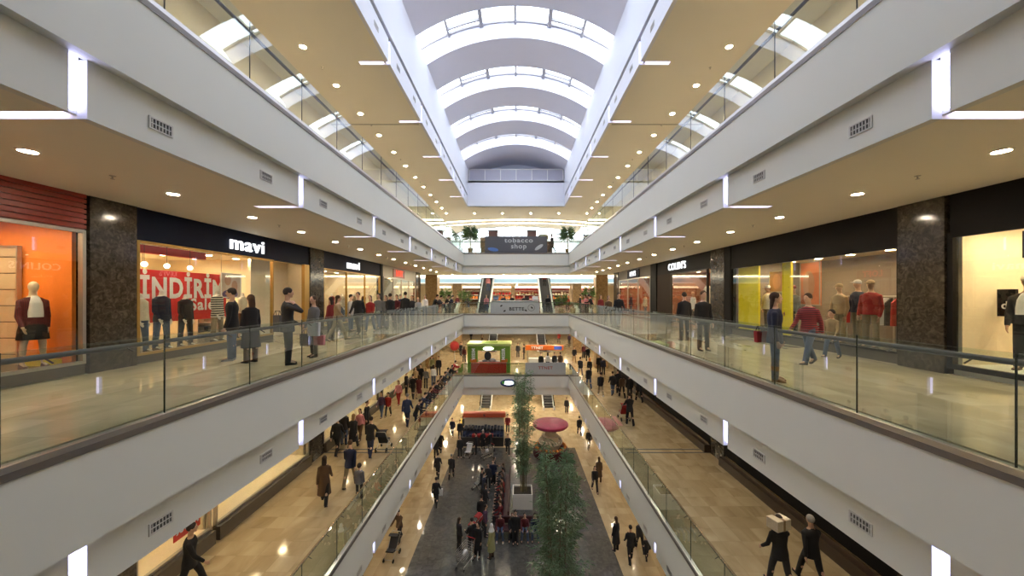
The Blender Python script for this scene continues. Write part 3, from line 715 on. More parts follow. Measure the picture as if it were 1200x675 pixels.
def fig(pose, style, mann=0, vox=.011):
    """local frame: facing +Y, feet on z = 0, unit height 1.75.  returns {part: mesh}"""
    H = 1.75; child = style == 'child'; g = lambda k, d=0: pose.get(k, d)
    T, S, AK = .245*H, .232*H, .045*H
    legs = []
    for s, (a, k, fp) in ((-1, g('L', (.02, .03, 0))), (1, g('R', (.02, .03, 0)))):
        hip = Vector((s*.052*H, 0, 0)); sp_ = s*g('spread', .03)
        td = Vector((sp_, math.sin(a), -math.cos(a))).normalized(); kn = hip+td*T
        sd = Vector((sp_*.5, math.sin(a-k), -math.cos(a-k))).normalized(); an = kn+sd*S
        legs.append((s, hip, kn, an, fp))
    low = min(l[3].z-AK-.0-max(0, -l[4])*.10 for l in legs)
    up = Vector((0, 0, -low)) 
    if 'sit' in pose: up = Vector((0, 0, g('sit')))
    legs = [(s, h+up, k+up, a+up, fp) for s, h, k, a, fp in legs]
    Pv = up.copy(); L = g('lean'); sv = Vector((0, math.sin(L), math.cos(L))); fv = Vector((0, math.cos(L), -math.sin(L)))
    hs = 1.28 if child else 1.0
    fem = style in ('f', 'fl', 'skirt', 'scarf', 'coat')
    shw = .092 if fem else .104
    def tp(x, y, h): return Pv+X_*x*H+fv*y*H+sv*h*H
    def torso(mb, inf, h0=-.04, h1=.305, flare=0, flat=True):
        prof = [(-.30, .092, .066), (-.20, .092, .066), (-.10, .095, .067), (-.04, .096, .066), (0, .094, .064), (.05, .084, .058), (.10, .076 if fem else .082, .054), (.17, .086 if fem else .094, .064 if fem else .062), (.215, .088 if fem else .098, .064), (.245, .086 if fem else .096, .056), (.268, .074 if fem else .083, .047), (.286, .052 if fem else .058, .040), (.305, .036, .034)]
        rs = []
        hh = [p for p in prof if h0 <= p[0] <= h1]
        for h, rx, ry in hh:
            fl_ = max(0, -h)*flare; c = tp(0, 0, h) if h > -.05 else Pv+Vector((0, 0, h*H))
            ring = []
            for i in range(20):
                t = 2*PI*i/20; ring.append(c+X_*((rx+fl_)*H+inf)*math.cos(t)+(fv if h > -.05 else Vector((0, 1, 0)))*((ry+fl_)*H+inf)*math.sin(t))
            rs.append(ring)
        mb.rings(rs)
    arms = []
    for s, (a, o_, e, tw) in ((-1, g('LA', (.05, .12, .25, 0))), (1, g('RA', (.05, .12, .25, 0)))):
        sh = tp(s*shw, 0, .230)
        d = Vector((s*math.sin(o_), math.sin(a)*math.cos(o_), -math.cos(a)*math.cos(o_)))
        el = sh+d*.165*H; d2 = Vector((s*e[0], e[1], e[2])).normalized() if isinstance(e, tuple) else Vector((s*math.sin(o_)*(1-tw*2)-s*tw*.6, math.sin(a+e), -math.cos(a+e))).normalized()
        wr = el+d2*.145*H; arms.append((s, sh, el, wr, d2))
    def limb(mb, a, b, ra, rb, n=12):
        mb.tube(a, b, ra, rb, n); mb.ell(a, (ra,)*3, n, 8); mb.ell(b, (rb,)*3, n, 8)
    hd = tp(0, .012, .41 if not child else .405); ht = g('head', 0)+L*.4; hr = rotx(-ht)
    HH = H*hs
    def hp(x, y, z): return hd+hr @ Vector((x*HH, y*HH, z*HH))
    def remesh(mb, name, v, smooth=2):
        me = mb.mesh(name); o = bpy.data.objects.new('tmp', me); COL.objects.link(o)
        md = o.modifiers.new('r', 'REMESH'); md.mode = 'VOXEL'; md.voxel_size = v; md.use_smooth_shade = True
        if smooth:
            sm = o.modifiers.new('s', 'SMOOTH'); sm.factor = .5; sm.iterations = smooth
        bpy.context.view_layer.update(); dg = bpy.context.evaluated_depsgraph_get()
        out = bpy.data.meshes.new_from_object(o.evaluated_get(dg)); out.name = name
        bpy.data.objects.remove(o); bpy.data.meshes.remove(me); return out
    res = {}
    # --- body: one continuous surface
    mb = MB(); torso(mb, 0)
    if mann != 2:
        limb(mb, tp(0, -.004, .29), hp(0, -.008, -.03), .033*H, .030*H)
        mb.ell(hd, (.042*HH, .053*HH, .062*HH), 16, 12, hr); mb.ell(hp(0, .012, -.032), (.030*HH, .034*HH, .034*HH), 12, 8, hr)
        if not mann:
            mb.ell(hp(0, .053, -.012), (.008*HH, .012*HH, .014*HH), 8, 6, hr); mb.ell(hp(0, .044, -.034), (.016*HH, .008*HH, .006*HH), 8, 6, hr); mb.ell(hp(0, .040, -.055), (.014*HH, .010*HH, .010*HH), 8, 6, hr)
            for s in (-1, 1): mb.ell(hp(s*.042, -.004, -.008), (.006*HH, .011*HH, .018*HH), 8, 6, hr)
        elif mann == 1: mb.ell(hp(0, .05, -.012), (.008*HH, .010*HH, .016*HH), 8, 6, hr)
    else: limb(mb, tp(0, -.004, .27), tp(0, 0, .345), .032*H, .029*H)
    for s, h, k, a, fp in legs:
        limb(mb, h, k, .047*H, .032*H); limb(mb, k, a, .031*H, .020*H); c = k.lerp(a, .3); mb.ell(c+Vector((0, -.01, 0)), (.031*H, .034*H, .06*H))
        limb(mb, a, a+rotx(fp) @ Vector((0, .075*H, -.025*H)), .019*H, .015*H, 8)
    for s, sh, el, wr, d2 in arms:
        mb.ell(sh, (.022*H,)*3); limb(mb, sh, el, .022*H, .020*H); limb(mb, el, wr, .021*H, .0145*H)
        u = Vector((0, 1, 0)); u = (u-d2*u.dot(d2)); u = u.normalized() if u.length > .2 else Vector((0, 0, 1)); v = d2.cross(u).normalized()
        pc = wr+d2*.045; rm = Matrix((u, v, d2)).transposed()
        mb.ell(pc, (.038, .016, .052), 10, 8, rm)
        cu_ = g('curl', .5); inw = v*(-s) if (v.x*s) > 0 else v*s
        if inw.x*s > 0: inw = -inw
        for j in range(4):
            b0 = wr+d2*(.083-.004*abs(j-1))+u*(-.030+.0205*j)
            ln = (.030, .036, .034, .027)[j]
            b1 = b0+(d2*math.cos(cu_*.6)+inw*math.sin(cu_*.6))*ln; b2 = b1+(d2*math.cos(cu_*1.8)+inw*math.sin(cu_*1.8))*ln*.9
            mb.tube(b0-d2*.02, b1, .0088, .0082, 8); mb.tube(b1, b2, .0082, .0068, 8); mb.ell(b1, (.0084,)*3, 8, 6); mb.ell(b2, (.0068,)*3, 8, 6)
        b0 = wr+d2*.03+u*.03; b1 = b0+(u*.75+d2*.65+inw*.2).normalized()*.034; b2 = b1+(d2*.9+inw*.4).normalized()*.026
        mb.tube(b0-u*.012, b1, .011, .0095, 8); mb.tube(b1, b2, .0095, .0075, 8); mb.ell(b1, (.0095,)*3, 8, 6); mb.ell(b2, (.0075,)*3, 8, 6)
    res['body'] = remesh(mb, 'body', vox, 1)
    # --- trousers / skirt
    bare = style in ('skirt',)
    mb = MB()
    if not bare:
        torso(mb, .012, -.04, .06)
        for s, h, k, a, fp in legs:
            limb(mb, h, k, .052*H, .041*H); e = a+(a-k).normalized()*.038; mb.tube(k, e, .040*H, .035*H, 14); mb.ell(k, (.041*H,)*3)
        res['trousers'] = remesh(mb, 'trousers', .016, 2)
    else:
        kz = min(l[2].z for l in legs); z1 = Pv.z+.02*H; ks = sum((l[2] for l in legs), Vector())/2; rs = []
        for f, rx, ry in ((0, .088, .06), (.12, .10, .074), (.5, .115, .09), (1, .125, .105)):
            z = z1+(Pv.z-.20*H-z1)*f
            rs.append([(rx*H*math.cos(2*PI*i/18)+ks.x*f*0, ry*H*math.sin(2*PI*i/18)+(ks.y)*f*.6, z) for i in range(18)])
        mb.rings(rs); res['skirt'] = mb.mesh('skirt')
    # --- upper clothing
    mb = MB(); inf = .019
    long_ = style in ('coat', 'scarf')
    torso(mb, inf, -.30 if long_ else -.10 if style in ('m', 'child', 'fl') else -.04, .295, .10 if long_ else .06)
    mb.tube(tp(0, -.005, .26), tp(0, 0, .305), .050*H, .036*H, 14)
    for s, sh, el, wr, d2 in arms:
        mb.ell(sh, (.034*H,)*3); limb(mb, sh, el, .032*H, .028*H); mb.tube(el, el.lerp(wr, .97), .028*H, .021*H, 12)
    res['jacket' if style != 'tee' else 'shirt'] = remesh(mb, 'jacket', .016, 2)
    # --- shoes
    for i, (s, h, k, a, fp) in enumerate(legs):
        mb = MB(); r = rotx(fp); b = a-Vector((0, 0, 0))
        def q(x, y, z): return b+r @ Vector((x, y, z))
        rs = []
        for y, wd, z1 in ((-.055, .028, -.01), (-.04, .036, .01), (.02, .038, .005), (.08, .043, -.028), (.13, .044, -.042), (.165, .032, -.052), (.18, .015, -.06)):
            zb = -AK+.0
            rs.append([q(-wd, y, zb), q(wd, y, zb), q(wd*.95, y, (zb+z1)/2+.01), q(wd*.5, y, z1), q(-wd*.5, y, z1), q(-wd*.95, y, (zb+z1)/2+.01)])
        mb.rings(rs); mb.sm = True; m_ = mb.mesh('shoe')
        if style == 'fl' or pose.get('boots'):
            mb.tube(a+(k-a)*.55, a-Vector((0, 0, .02)), .040*H, .030*H, 14); m_ = mb.mesh('boot')
        res['shoe%d' % i] = m_
    # --- hair
    if not mann:
        mb = MB()
        if style in ('m', 'child'):
            mb.ell(hp(0, -.010, .014), (.0485*HH, .056*HH, .058*HH), 16, 12, hr); res['hair'] = mb.mesh('hair')
        elif style == 'scarf':
            mb.ell(hp(0, -.012, .006), (.050*HH, .056*HH, .066*HH), 16, 12, hr); mb.tube(hp(0, -.01, -.03), tp(0, 0, .26), .046*H, .09*H, 14); res['headscarf'] = remesh(mb, 'headscarf', .016, 2)
        elif style == 'cap':
            mb.ell(hp(0, -.004, .02), (.048*HH, .058*HH, .050*HH), 16, 12, hr); mb.ell(hp(0, .06, .022), (.036*HH, .035*HH, .005*HH), 12, 6, hr); res['cap'] = mb.mesh('cap')
        else:
            mb.ell(hp(0, -.012, .012), (.050*HH, .056*HH, .058*HH), 16, 12, hr)
            rs = []
            for z, rx, ry, y in ((.02, .046, .03, -.025), (-.03, .048, .026, -.034), (-.08, .05, .022, -.040), (-.13, .042, .016, -.046)):
                rs.append([hp(rx*math.cos(2*PI*i/14), y+ry*math.sin(2*PI*i/14), z) for i in range(14)])
            mb.rings(rs); res['hair'] = remesh(mb, 'hair', .014, 2)
        for i, s in enumerate((-1, 1)):
            mb = MB(); mb.ell(hp(s*.0165, .0455, .004), (.0065*HH, .004*HH, .0045*HH), 8, 6, hr); res['eye%d' % i] = mb.mesh('eye')
    elif style in ('cap', 'tcap'):
        mb = MB(); mb.ell(hp(0, -.004, .022), (.048*HH, .058*HH, .048*HH), 16, 12, hr); mb.ell(hp(0, .065, .024), (.036*HH, .036*HH, .005*HH), 12, 6, hr); res['cap'] = mb.mesh('cap')
    # lowest point on z = 0
    lo = min((v.co.z for k_ in res if k_.startswith('shoe') for v in res[k_].vertices))
    if 'sit' not in pose:
        for me in res.values():
            for v in me.vertices: v.co.z -= lo
    for me in res.values():
        if not me.materials: me.materials.append(MATS['white_plaster'])
        me.polygons.foreach_set('use_smooth', [True]*len(me.polygons))
    return res
POSES = {
 'stand': dict(LA=(.05, .14, .25, .1), RA=(0, .14, .2, .1)),
 'stand2': dict(L=(.12, .15, 0), R=(-.05, .02, 0), LA=(.2, .15, 1.2, .3), RA=(.05, .18, .4, .1)),
 'walk': dict(L=(.42, .12, .12), R=(-.28, .30, -.45), LA=(-.35, .12, .25, .1), RA=(.38, .12, .4, .1), lean=.04),
 'walk2': dict(L=(-.22, .22, -.35), R=(.34, .10, .1), LA=(.30, .12, .45, .1), RA=(-.28, .12, .2, .1), lean=.03),
 'phone': dict(L=(.04, .03, 0), R=(.06, .14, 0), LA=(.1, .15, .9, .4), RA=(1.15, .55, (-.62, -.45, .62), 0), head=.05),
 'push': dict(L=(.25, .1, .05), R=(-.25, .3, -.4), LA=(.7, .1, .45, .1), RA=(.7, .1, .45, .1), lean=.12),
 'lean': dict(L=(-.05, .02, 0), R=(.1, .25, 0), LA=(.85, .2, .75, .3), RA=(.85, .2, .75, .3), lean=.35, head=.1),
 'sit': dict(L=(1.45, 1.45, 0), R=(1.5, 1.55, 0), LA=(.45, .15, .75, .4), RA=(.5, .12, .7, .4), sit=.52, lean=.08, spread=.12),
 'carry': dict(L=(.3, .1, .1), R=(-.25, .3, -.4), LA=(.2, .2, .6, .1), RA=(1.2, .4, (-.2, -.2, .9), 0), lean=.05),
 'mann': dict(L=(.06, .05, 0), R=(-.04, .03, 0), LA=(-.05, .13, .3, .25), RA=(.1, .13, .4, .25), spread=.06, curl=.3),
}
FC = {}
def getfig(pose, style, mann=0):
    k = (pose, style, mann)
    if k not in FC: FC[k] = fig(POSES[pose], style, mann, .0105 if (pose, style) in NEARF or mann else .014)
    return FC[k]
NEARF = {('phone', 'm'), ('stand', 'm'), ('stand', 'coat'), ('stand2', 'f'), ('stand', 'fl'), ('walk', 'm')}
def person(label, x, y, z, h, pose, style, face, top='black', bot='dark', hair='hblack', shoes='black', skin=None, mann=0, cat='person', name='person', group=None, hat=None):
    rz = {'cam': PI, 'away': 0, 'left': PI/2, 'right': -PI/2}.get(face, face if not isinstance(face, str) else 0)
    t = thing(name, label, cat, (x, y, z), rz, group); sc_ = h/(1.75*.98); t.scale = (sc_,)*3
    for k, me in getfig(pose, style, mann).items():
        nm = k.rstrip('01') ; nm = 'boot' if me.name.startswith('boot') else nm
        o = link(nm, me, t)
        m = {'body': skin or (SKIN if not mann else MANN), 'jacket': cloth(top), 'shirt': cloth(top), 'trousers': cloth(bot), 'skirt': cloth(bot), 'hair': cloth(hair), 'headscarf': cloth(hair), 'cap': cloth(hat or hair), 'eye': EYEM, 'shoe': cloth(shoes), 'boot': cloth(shoes)}[nm]
        o.material_slots[0].link = 'OBJECT'; o.material_slots[0].material = m
    return t
def bag(label, x, y, z, c, w_=.28, h=.32, d=.1):
    t = thing('shopping_bag', label, 'bag', (x, y, z))
    mb = MB(); mb.rings([[(-w_/2*.9, -d/2, 0), (w_/2*.9, -d/2, 0), (w_/2*.9, d/2, 0), (-w_/2*.9, d/2, 0)], [(-w_/2, -d/2, h), (w_/2, -d/2, h), (w_/2, d/2, h), (-w_/2, d/2, h)]]); mb.build('bag_body', cloth(c), t)
    for s in (-1, 1):
        mb = MB(); mb.path([(-.06, s*d/2, h), (-.05, s*.01, h+.1), (.05, s*.01, h+.1), (.06, s*d/2, h)], .006, 6); mb.build('handle', M_dark, t)
    return t
def stroller(label, x, y, z, rz, c):
    t = thing('stroller', label, 'stroller', (x, y, z), rz)
    mb = MB()
    for s in (-1, 1):
        mb.path([(s*.22, .38, .12), (s*.22, -.1, .55), (s*.22, -.45, 1.0)], .014, 6); mb.path([(s*.22, -.32, .12), (s*.22, .1, .5)], .014, 6)
    mb.tube((-.22, -.45, 1.0), (.22, -.45, 1.0), .018, n=8); mb.tube((-.22, .38, .12), (.22, .38, .12), .012, n=6); mb.tube((-.22, -.32, .12), (.22, -.32, .12), .012, n=6); mb.build('frame', M_alu, t)
    mb = MB(); mb.rings([[(-.2, .3, .42), (.2, .3, .42), (.2, .3, .48), (-.2, .3, .48)], [(-.2, -.05, .34), (.2, -.05, .34), (.2, -.02, .42), (-.2, -.02, .42)], [(-.2, -.32, .85), (.2, -.32, .85), (.2, -.26, .87), (-.2, -.26, .87)]]); mb.build('seat', cloth(c), t)
    mb = MB(); rs = []
    for k in range(7):
        a = PI*.05+PI*.6*k/6; rs.append([(xx, -.2-.26*math.cos(a)+.02, .72+.30*math.sin(a)) for xx in (-.23, .23)]+[(xx, -.2-.23*math.cos(a)+.02, .72+.27*math.sin(a)) for xx in (.23, -.23)])
    mb.rings(rs); mb.sm = True; mb.build('hood', cloth(c), t)
    for sx in (-1, 1):
        for sy, r in ((.38, .09), (-.32, .12)):
            mb = MB(); mb.torus((sx*.24, sy, r), r-.02, .02, 16, 6, 'x'); mb.tube((sx*.225, sy, r), (sx*.255, sy, r), .03, n=8); mb.build('wheel', M_black, t)
    return t
def cart(label, x, y, z, rz):
    t = thing('shopping_cart', label, 'cart', (x, y, z), rz)
    mb = MB(); b = [(-.2, -.35), (.2, -.35), (.17, .4), (-.17, .4)]; tp_ = [(-.26, -.42), (.26, -.42), (.22, .5), (-.22, .5)]
    for k in range(5):
        f = k/4; pts = [(p[0]*(1-f)+q[0]*f, p[1]*(1-f)+q[1]*f, .45+.42*f) for p, q in zip(b, tp_)]; mb.path(pts+[pts[0]], .008, 5)
    for i in range(4):
        j = (i+1) % 4
        for k in range(5):
            f = k/4; p = (b[i][0]*(1-f)+b[j][0]*f, b[i][1]*(1-f)+b[j][1]*f, .45); q = (tp_[i][0]*(1-f)+tp_[j][0]*f, tp_[i][1]*(1-f)+tp_[j][1]*f, .87); mb.tube(p, q, .006, n=5)
    for k in range(5): mb.tube((-.19+.095*k, -.35, .45), (-.17+.085*k, .4, .45), .006, n=5)
    mb.build('basket', M_alu, t)
    mb = MB()
    for s in (-1, 1): mb.path([(s*.22, -.5, 1.0), (s*.22, -.4, .45), (s*.22, -.35, .12)], .014, 6); mb.path([(s*.22, -.4, .25), (s*.2, .4, .2), (s*.2, .42, .12)], .014, 6)
    mb.build('frame', M_alu, t); MB().tube((-.25, -.52, 1.0), (.25, -.52, 1.0), .02, n=8).build('handle', cloth('red'), t)
    mb = MB(); mb.ell((-.05, .05, .62), (.12, .16, .15)); mb.build('goods', cloth('white'), t)
    for sx, sy in ((-1, -.36), (1, -.36), (-1, .42), (1, .42)):
        MB().torus((sx*.21, sy, .065), .05, .015, 14, 6, 'x').build('wheel', M_black, t)
    return t
# --- people on the middle gallery: (px, Y, H, pose, style, facing, top, bottom, hair, shoes, label)
def MP(px, Y, h, pose, style, face, top, bot, hair, shoes, label, z=0.0, **kw): return person(label, P(px, Y), Y, z, h, pose, style, face, top, bot, hair, shoes, **kw)
def FP(px, py, z, h, pose, style, face, top, bot, hair, shoes, label, **kw):
    x, y = G(px, py, z); return person(label, x, y, z, h, pose, style, face, top, bot, hair, shoes, **kw)
MP(337, 8.65, 1.78, 'phone', 'm', -.9, 'dark', 'dark', 'hblack', 'black', 'man in dark jacket phoning beside the left middle gallery railing')
bag('grey shoulder bag at the back of the phoning man', P(322, 8.75), 8.85, .75, 'grey', .16, .4)
MP(272, 9.2, 1.78, 'stand', 'm', 2.0, 'black', 'jeans', 'hblack', 'lgrey', 'tall man in black jacket and jeans before the striped mannequin')
MP(294, 8.9, 1.62, 'stand', 'coat', 1.2, 'black', 'brown', 'hbrown', 'black', 'woman in long black coat standing left of the phoning man')
MP(368, 9.75, 1.6, 'stand2', 'f', 2.7, 'grey', 'dark', 'hbrown', 'black', 'woman facing the camera with white bag by left railing')
bag('white shopping bag held by the woman at the left railing', P(368, 9.1), 9.1, .62, 'white', .28, .34)
bag('pink shopping bag hanging low beside the woman at the left railing', P(373, 9.2), 9.25, .38, 'pink', .26, .24)
bag('black shopping bag of the woman at the left railing', P(358, 9.2), 9.2, .36, 'black', .24, .3)
MP(395, 13.0, 1.62, 'walk', 'f', -1.2, 'tan', 'khaki', 'hbrown', 'black', 'dark haired woman in tan jacket walking along left gallery')
MP(388, 13.9, 1.55, 'stand', 'f', 1.3, 'dred', 'dark', 'hblack', 'black', 'woman in dark red jacket behind the tan jacketed woman')
MP(420, 15.2, 1.75, 'walk', 'm', 'cam', 'black', 'dark', 'hblack', 'black', 'man in black jacket walking toward camera past second jeans window')
MP(434, 16.2, 1.6, 'walk2', 'f', 'cam', 'red', 'jeans', 'hbrown', 'black', 'woman in red jacket right of the black jacketed walker, left gallery')
MP(411, 16.8, 1.65, 'stand', 'm', 'right', 'lgrey', 'jeans', 'hblack', 'black', 'man in pale grey jacket before second jeans window')
MP(444, 17.6, 1.72, 'walk', 'm', 'cam', 'grey', 'jeans', 'hblack', 'black', 'man in grey jacket in the left gallery crowd')
MP(452, 18.8, 1.62, 'stand', 'f', 'cam', 'grey', 'black', 'hbrown', 'black', 'brown haired woman in grey jacket in left gallery crowd')
MP(457, 18.0, 1.7, 'walk2', 'm', 'away', 'black', 'dark', 'hblack', 'black', 'man in black walking away in left gallery crowd')
MP(465, 20.2, 1.65, 'stand2', 'f', 'cam', 'maroon', 'dark', 'hblack', 'black', 'woman in maroon jacket beneath the red shop sign')
MP(475, 20.0, 1.8, 'stand', 'm', 'away', 'black', 'jeans', 'hblack', 'black', 'tall man in black coat under the red shop sign')
MP(483, 21.5, 1.62, 'walk', 'f', 'cam', 'dark', 'jeans', 'hbrown', 'black', 'woman in dark jacket right of the tall man in black')
MP(469, 23.5, 1.7, 'stand', 'm', 'right', 'navy', 'jeans', 'hgrey', 'black', 'grey haired man in navy before the pale shop')
MP(490, 21.0, 1.5, 'walk2', 'f', 'cam', 'lgrey', 'lgrey', 'hblond', 'white', 'fair haired girl in pale grey near the left railing')
MP(508, 24.3, 1.72, 'lean', 'm', -1.5, 'black', 'dark', 'hblack', 'black', 'man in black leaning on the left middle railing, nearer')
MP(513, 25.6, 1.66, 'lean', 'm', -1.5, 'dark', 'jeans', 'hblack', 'black', 'man in dark jacket leaning on left railing beside the first')
MP(522, 28.4, 1.7, 'lean', 'm', -1.4, 'black', 'dark', 'hblack', 'black', 'man in black leaning on the left railing near its far end')
MP(527, 29.6, 1.68, 'lean', 'm', -1.4, 'navy', 'dark', 'hblack', 'black', 'man in navy leaning on the left railing at its far end')
MP(498, 27.0, 1.65, 'stand', 'f', 'cam', 'white', 'jeans', 'hblack', 'black', 'woman in white top at the far end of the left gallery')
MP(908, 7.0, 1.66, 'stand', 'fl', -2.2, 'navy', 'jeans', 'hbrown', 'boots', 'long haired woman in navy coat and brown boots by right railing')
bag('red handbag beside the woman in brown boots', P(893, 7.2), 7.25, .7, 'red', .2, .22)
MP(948, 8.55, 1.66, 'walk', 'm', 1.9, 'stripe_red', 'jeans', 'hbrown', 'black', 'man in red striped shirt walking past the sportswear window')
MP(975, 9.5, 1.22, 'walk2', 'child', 2.0, 'khaki', 'jeans', 'hblack', 'dark', 'black haired child walking behind the red striped man')
MP(824, 10.9, 1.74, 'stand', 'm', 'cam', 'black', 'dark', 'hbrown', 'black', 'man in black jacket facing camera under white capital sign')
MP(802, 13.2, 1.72, 'stand', 'm', 'away', 'black', 'dark', 'hblack', 'black', 'man in black seen from behind at the round window poster')
MP(725, 18.8, 1.74, 'walk2', 'm', 'cam', 'black', 'lgrey', 'hblack', 'black', 'man in black jacket and pale trousers, far right gallery')
MP(713, 20.5, 1.6, 'walk', 'f', 'cam', 'brown', 'black', 'hbrown', 'black', 'woman in brown jacket, far right gallery')
MP(704, 26.5, 1.64, 'stand', 'f', 'cam', 'dred', 'dark', 'hblack', 'black', 'woman in dark red at the far end of right gallery')
MP(694, 27.5, 1.72, 'lean', 'm', 1.4, 'black', 'jeans', 'hblack', 'black', 'man in black leaning on the right railing far end')
MP(686, 30.2, 1.68, 'stand', 'f', 1.4, 'pink', 'dark', 'hbrown', 'black', 'woman in pink at the right railing far end')
for px, Y, c, st, lb in ((570, 34.8, 'pink', 'f', 'woman in pink at the foot of the left escalator'), (642, 34.7, 'black', 'm', 'man in black at the foot of the right escalator'), (548, 37.5, 'navy', 'm', 'man in navy left of the left escalator'), (600, 35.2, 'black', 'm', 'man in black behind the pale grey banner, middle'), (614, 35.4, 'dark', 'f', 'woman in dark top behind the pale grey banner'), (590, 35.3, 'navy', 'm', 'man in navy behind the pale grey banner'), (665, 38, 'red', 'f', 'woman in red right of the right escalator'), (536, 40, 'maroon', 'f', 'woman in maroon near the far left stone column'), (626, 43, 'red', 'm', 'man in red in the far hall between the escalators'), (680, 40, 'dark', 'm', 'man in dark jacket by the far right stone column'), (585, 45, 'orange', 'f', 'woman in orange in the far hall between the escalators')):
    MP(px, Y, 1.7, R.choice(['stand', 'walk', 'stand2']), st, R.choice(['cam', 'away', 1.2]), c, R.choice(['dark', 'jeans', 'black']), 'hblack', 'black', lb)
MP(572, 39.5, 1.7, 'stand', 'f', 'away', 'pink', 'jeans', 'hbrown', 'black', 'woman in pink riding up the left escalator', z=2.1)
MP(573, 41.5, 1.7, 'stand', 'm', 'away', 'navy', 'dark', 'hblack', 'black', 'man in navy riding up the left escalator', z=3.25)
MP(638, 40.5, 1.7, 'stand', 'm', 'away', 'dred', 'dark', 'hblack', 'black', 'man in dark red riding up the right escalator', z=2.67)
MP(647, 34.25, 1.72, 'walk', 'm', 'left', 'black', 'dark', 'hblack', 'black', 'man in black walking on the upper gallery past the banner', z=ZU)
MP(679, 34.3, 1.7, 'stand', 'f', 'cam', 'dark', 'jeans', 'hblack', 'black', 'woman in dark clothes at the upper gallery right corner', z=ZU)
